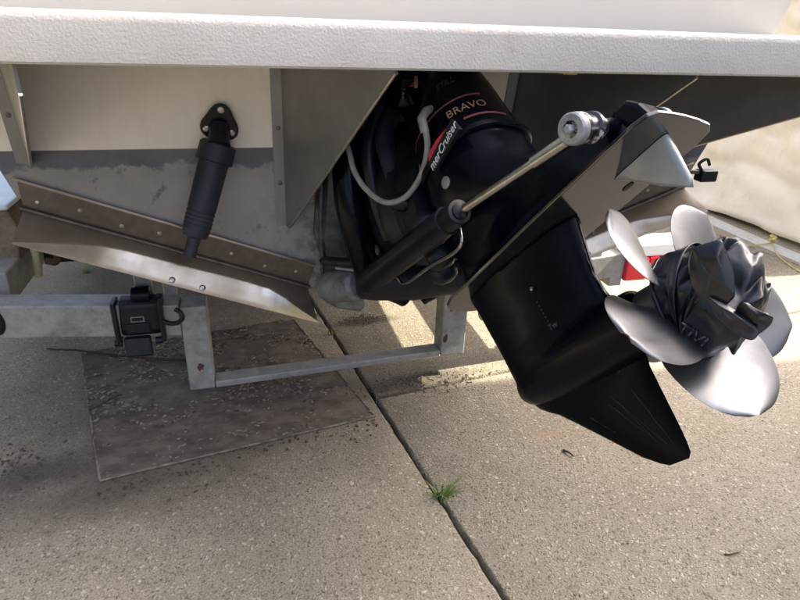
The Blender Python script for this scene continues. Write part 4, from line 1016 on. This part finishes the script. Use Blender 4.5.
def print_on(parts, txt, size, centre, xdir, ydir, name, cast, wide=1.0):
    """lettering laid onto the crumpled skin of the bag"""
    bpy.context.view_layer.update(); dg = bpy.context.evaluated_depsgraph_get()
    trees = []
    for p_ in parts:
        ev = p_.evaluated_get(dg); me_ = ev.to_mesh(); mw_ = p_.matrix_world
        trees.append(BVHTree.FromPolygons([mw_ @ v.co for v in me_.vertices], [tuple(f.vertices) for f in me_.polygons]))
    x = Vector(xdir).normalized(); y = Vector(ydir); y = (y-x*y.dot(x)).normalized(); z = x.cross(y)
    me = text_mesh(txt, size, .0, .15); me.name = name; inv = root_inv(bg_); bmx = bmesh.new(); bmx.from_mesh(me)
    bmesh.ops.triangulate(bmx, faces=bmx.faces); bmesh.ops.subdivide_edges(bmx, edges=[e for e in bmx.edges if e.calc_length() > .004], cuts=2)
    miss = []
    for vx in bmx.verts:
        o_ = Vector(centre)+x*vx.co.x*wide+y*vx.co.y; best = None
        for t_ in trees:
            h_ = t_.ray_cast(o_, Vector(cast), .5)
            if h_[0] is not None and (best is None or h_[3] < best[1]): best = (h_[0], h_[3])
        if best: vx.co = inv @ (best[0]-Vector(cast)*.0022)
        else: miss.append(vx)
    bmesh.ops.delete(bmx, geom=miss, context='VERTS')
    bmx.to_mesh(me); bmx.free(); me.materials.clear(); me.materials.append(M['print'])
    o = bpy.data.objects.new(name, me); COL.objects.link(o); o.parent = bg_; return o
BAG_PARTS = [o_ for o_ in bg_.children]
print_on(BAG_PARTS, 'TIVI', .023, (0.4658, 0.4878, 0.9955), (0.781, -0.428, -0.4545), (0.578, 0.222, 0.785), 'printed_lettering', (0.6294, 0.6592, -0.4115), 1.15)

# ------------------------------------------------------------------ covered boat to the right, edging, rope
cv = empty('covered_boat', (4.6, 5.0, 0)); tag(cv, 'cream tarpaulin draped over a parked boat on the right', 'tarp')
def tarp_pt(s, h):
    """s along the side (metres of Y), h 0..1 up the drape then over the top"""
    y = 2.55 + s
    ztop = 1.62 + .03*sin(y*1.3)
    sag = .16*sin(pi*min(1, h/.62)) if h < .62 else 0
    z = ztop*(h/.62)**.92 if h < .62 else ztop + .35*sin((h-.62)/.38*pi/2)
    x = 3.56 - .10*(h/.62) if h < .62 else 3.46 + 2.2*((h-.62)/.38)**1.2
    x += sag + 1.5*max(0, .35-s)**2*4
    q = Vector((y*.9, z*1.4, 0)); dq = Vector((y*.55+z*1.3, z*.4-y*.2, 2))
    f = noise.noise(dq*1.5)*.12 + abs(noise.noise(Vector((y*.9+z*1.2, z*2.6-y*.75, 5))))*-.22 + abs(noise.noise(Vector((y*2.2, z*4.4-y*1.6, 8))))*-.07 + noise.noise(q*6)*.012
    lift = .02+.05*max(0, noise.noise(Vector((y*1.3+.8, 9, 0)))) + .04*max(0, min(1, (3.6-y)/.8))
    x += f*min(1, .35+z)
    return Vector((x, y, z+lift))
bm = bmesh.new(); ns, nh = 120, 90
loft(bm, [[tarp_pt(7.6*i/ns, j/nh) for j in range(nh+1)] for i in range(ns+1)], False, False)
o = build('tarpaulin', bm, M['tarp'], cv, smooth=2); md = o.modifiers.new('so', 'SOLIDIFY'); md.thickness = .006
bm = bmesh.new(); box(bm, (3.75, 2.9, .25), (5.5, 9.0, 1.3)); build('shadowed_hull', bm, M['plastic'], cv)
for y in (3.2, 6.5):
    bm = bmesh.new(); box(bm, (3.9, y, 0.0), (5.3, y+.25, .25)); build('support_block', bm, M['wood'], cv)
bm = bmesh.new()
pp = [Vector((3.42+.02*sin(k*.9), 1.4+k*.35, .012)) for k in range(24)]
loft(bm, [[p+Vector((-.06, 0, -.011)), p+Vector((-.05, 0, .002)), p+Vector((.05, 0, .003)), p+Vector((.06, 0, -.011))] for p in pp])
tag(build('edging_strip', bm, M['kerb'], None), 'pale flat edging strip along the foot of the tarpaulin', 'edging')
rp = [(2.70, 3.16, .008), (2.95, 3.13, .008), (3.2, 3.11, .01), (3.38, 3.085, .03), (3.40, 3.08, .045)]
bm = bmesh.new(); tube(bm, bez(rp, 10), .0048, 8); rp_ = build('rope', bm, M['rope'], None, smooth=1); tag(rp_, 'thin yellow rope on the concrete tied at the tarpaulin hem', 'rope')
bm = bmesh.new()
for k in range(5):
    c = Vector((3.395+.012*cos(k*2.1), 3.08+.012*sin(k*2.1), .045+.008*k)); bmesh.ops.create_icosphere(bm, subdivisions=2, radius=.014, matrix=Matrix.Translation(c))
build('knot', bm, M['rope'], rp_, smooth=1)
bm = bmesh.new(); tube(bm, bez([(3.40, 3.08, .03), (3.3, 2.92, .008), (3.22, 2.70, .006), (3.20, 2.45, .006), (3.3, 2.1, .006)], 10), .004, 8); build('rope_tail', bm, M['rope'], rp_, smooth=1)
# far neighbour wall seen past the boat's quarter
nh_ = empty('neighbour_house', (9, 14, 0)); tag(nh_, 'tan neighbouring house wall beyond the covered boat', 'house')
bm = bmesh.new(); box(bm, (6.5, 13, 0), (20, 20, 2.6)); build('wall', bm, M['stucco'], nh_)
bm = bmesh.new(); loft(bm, [[(6.2, y, 2.602), (13.2, y, 4.3), (20.3, y, 2.602)] for y in (12.7, 20.3)]); build('roof', bm, M['shingle'], nh_)
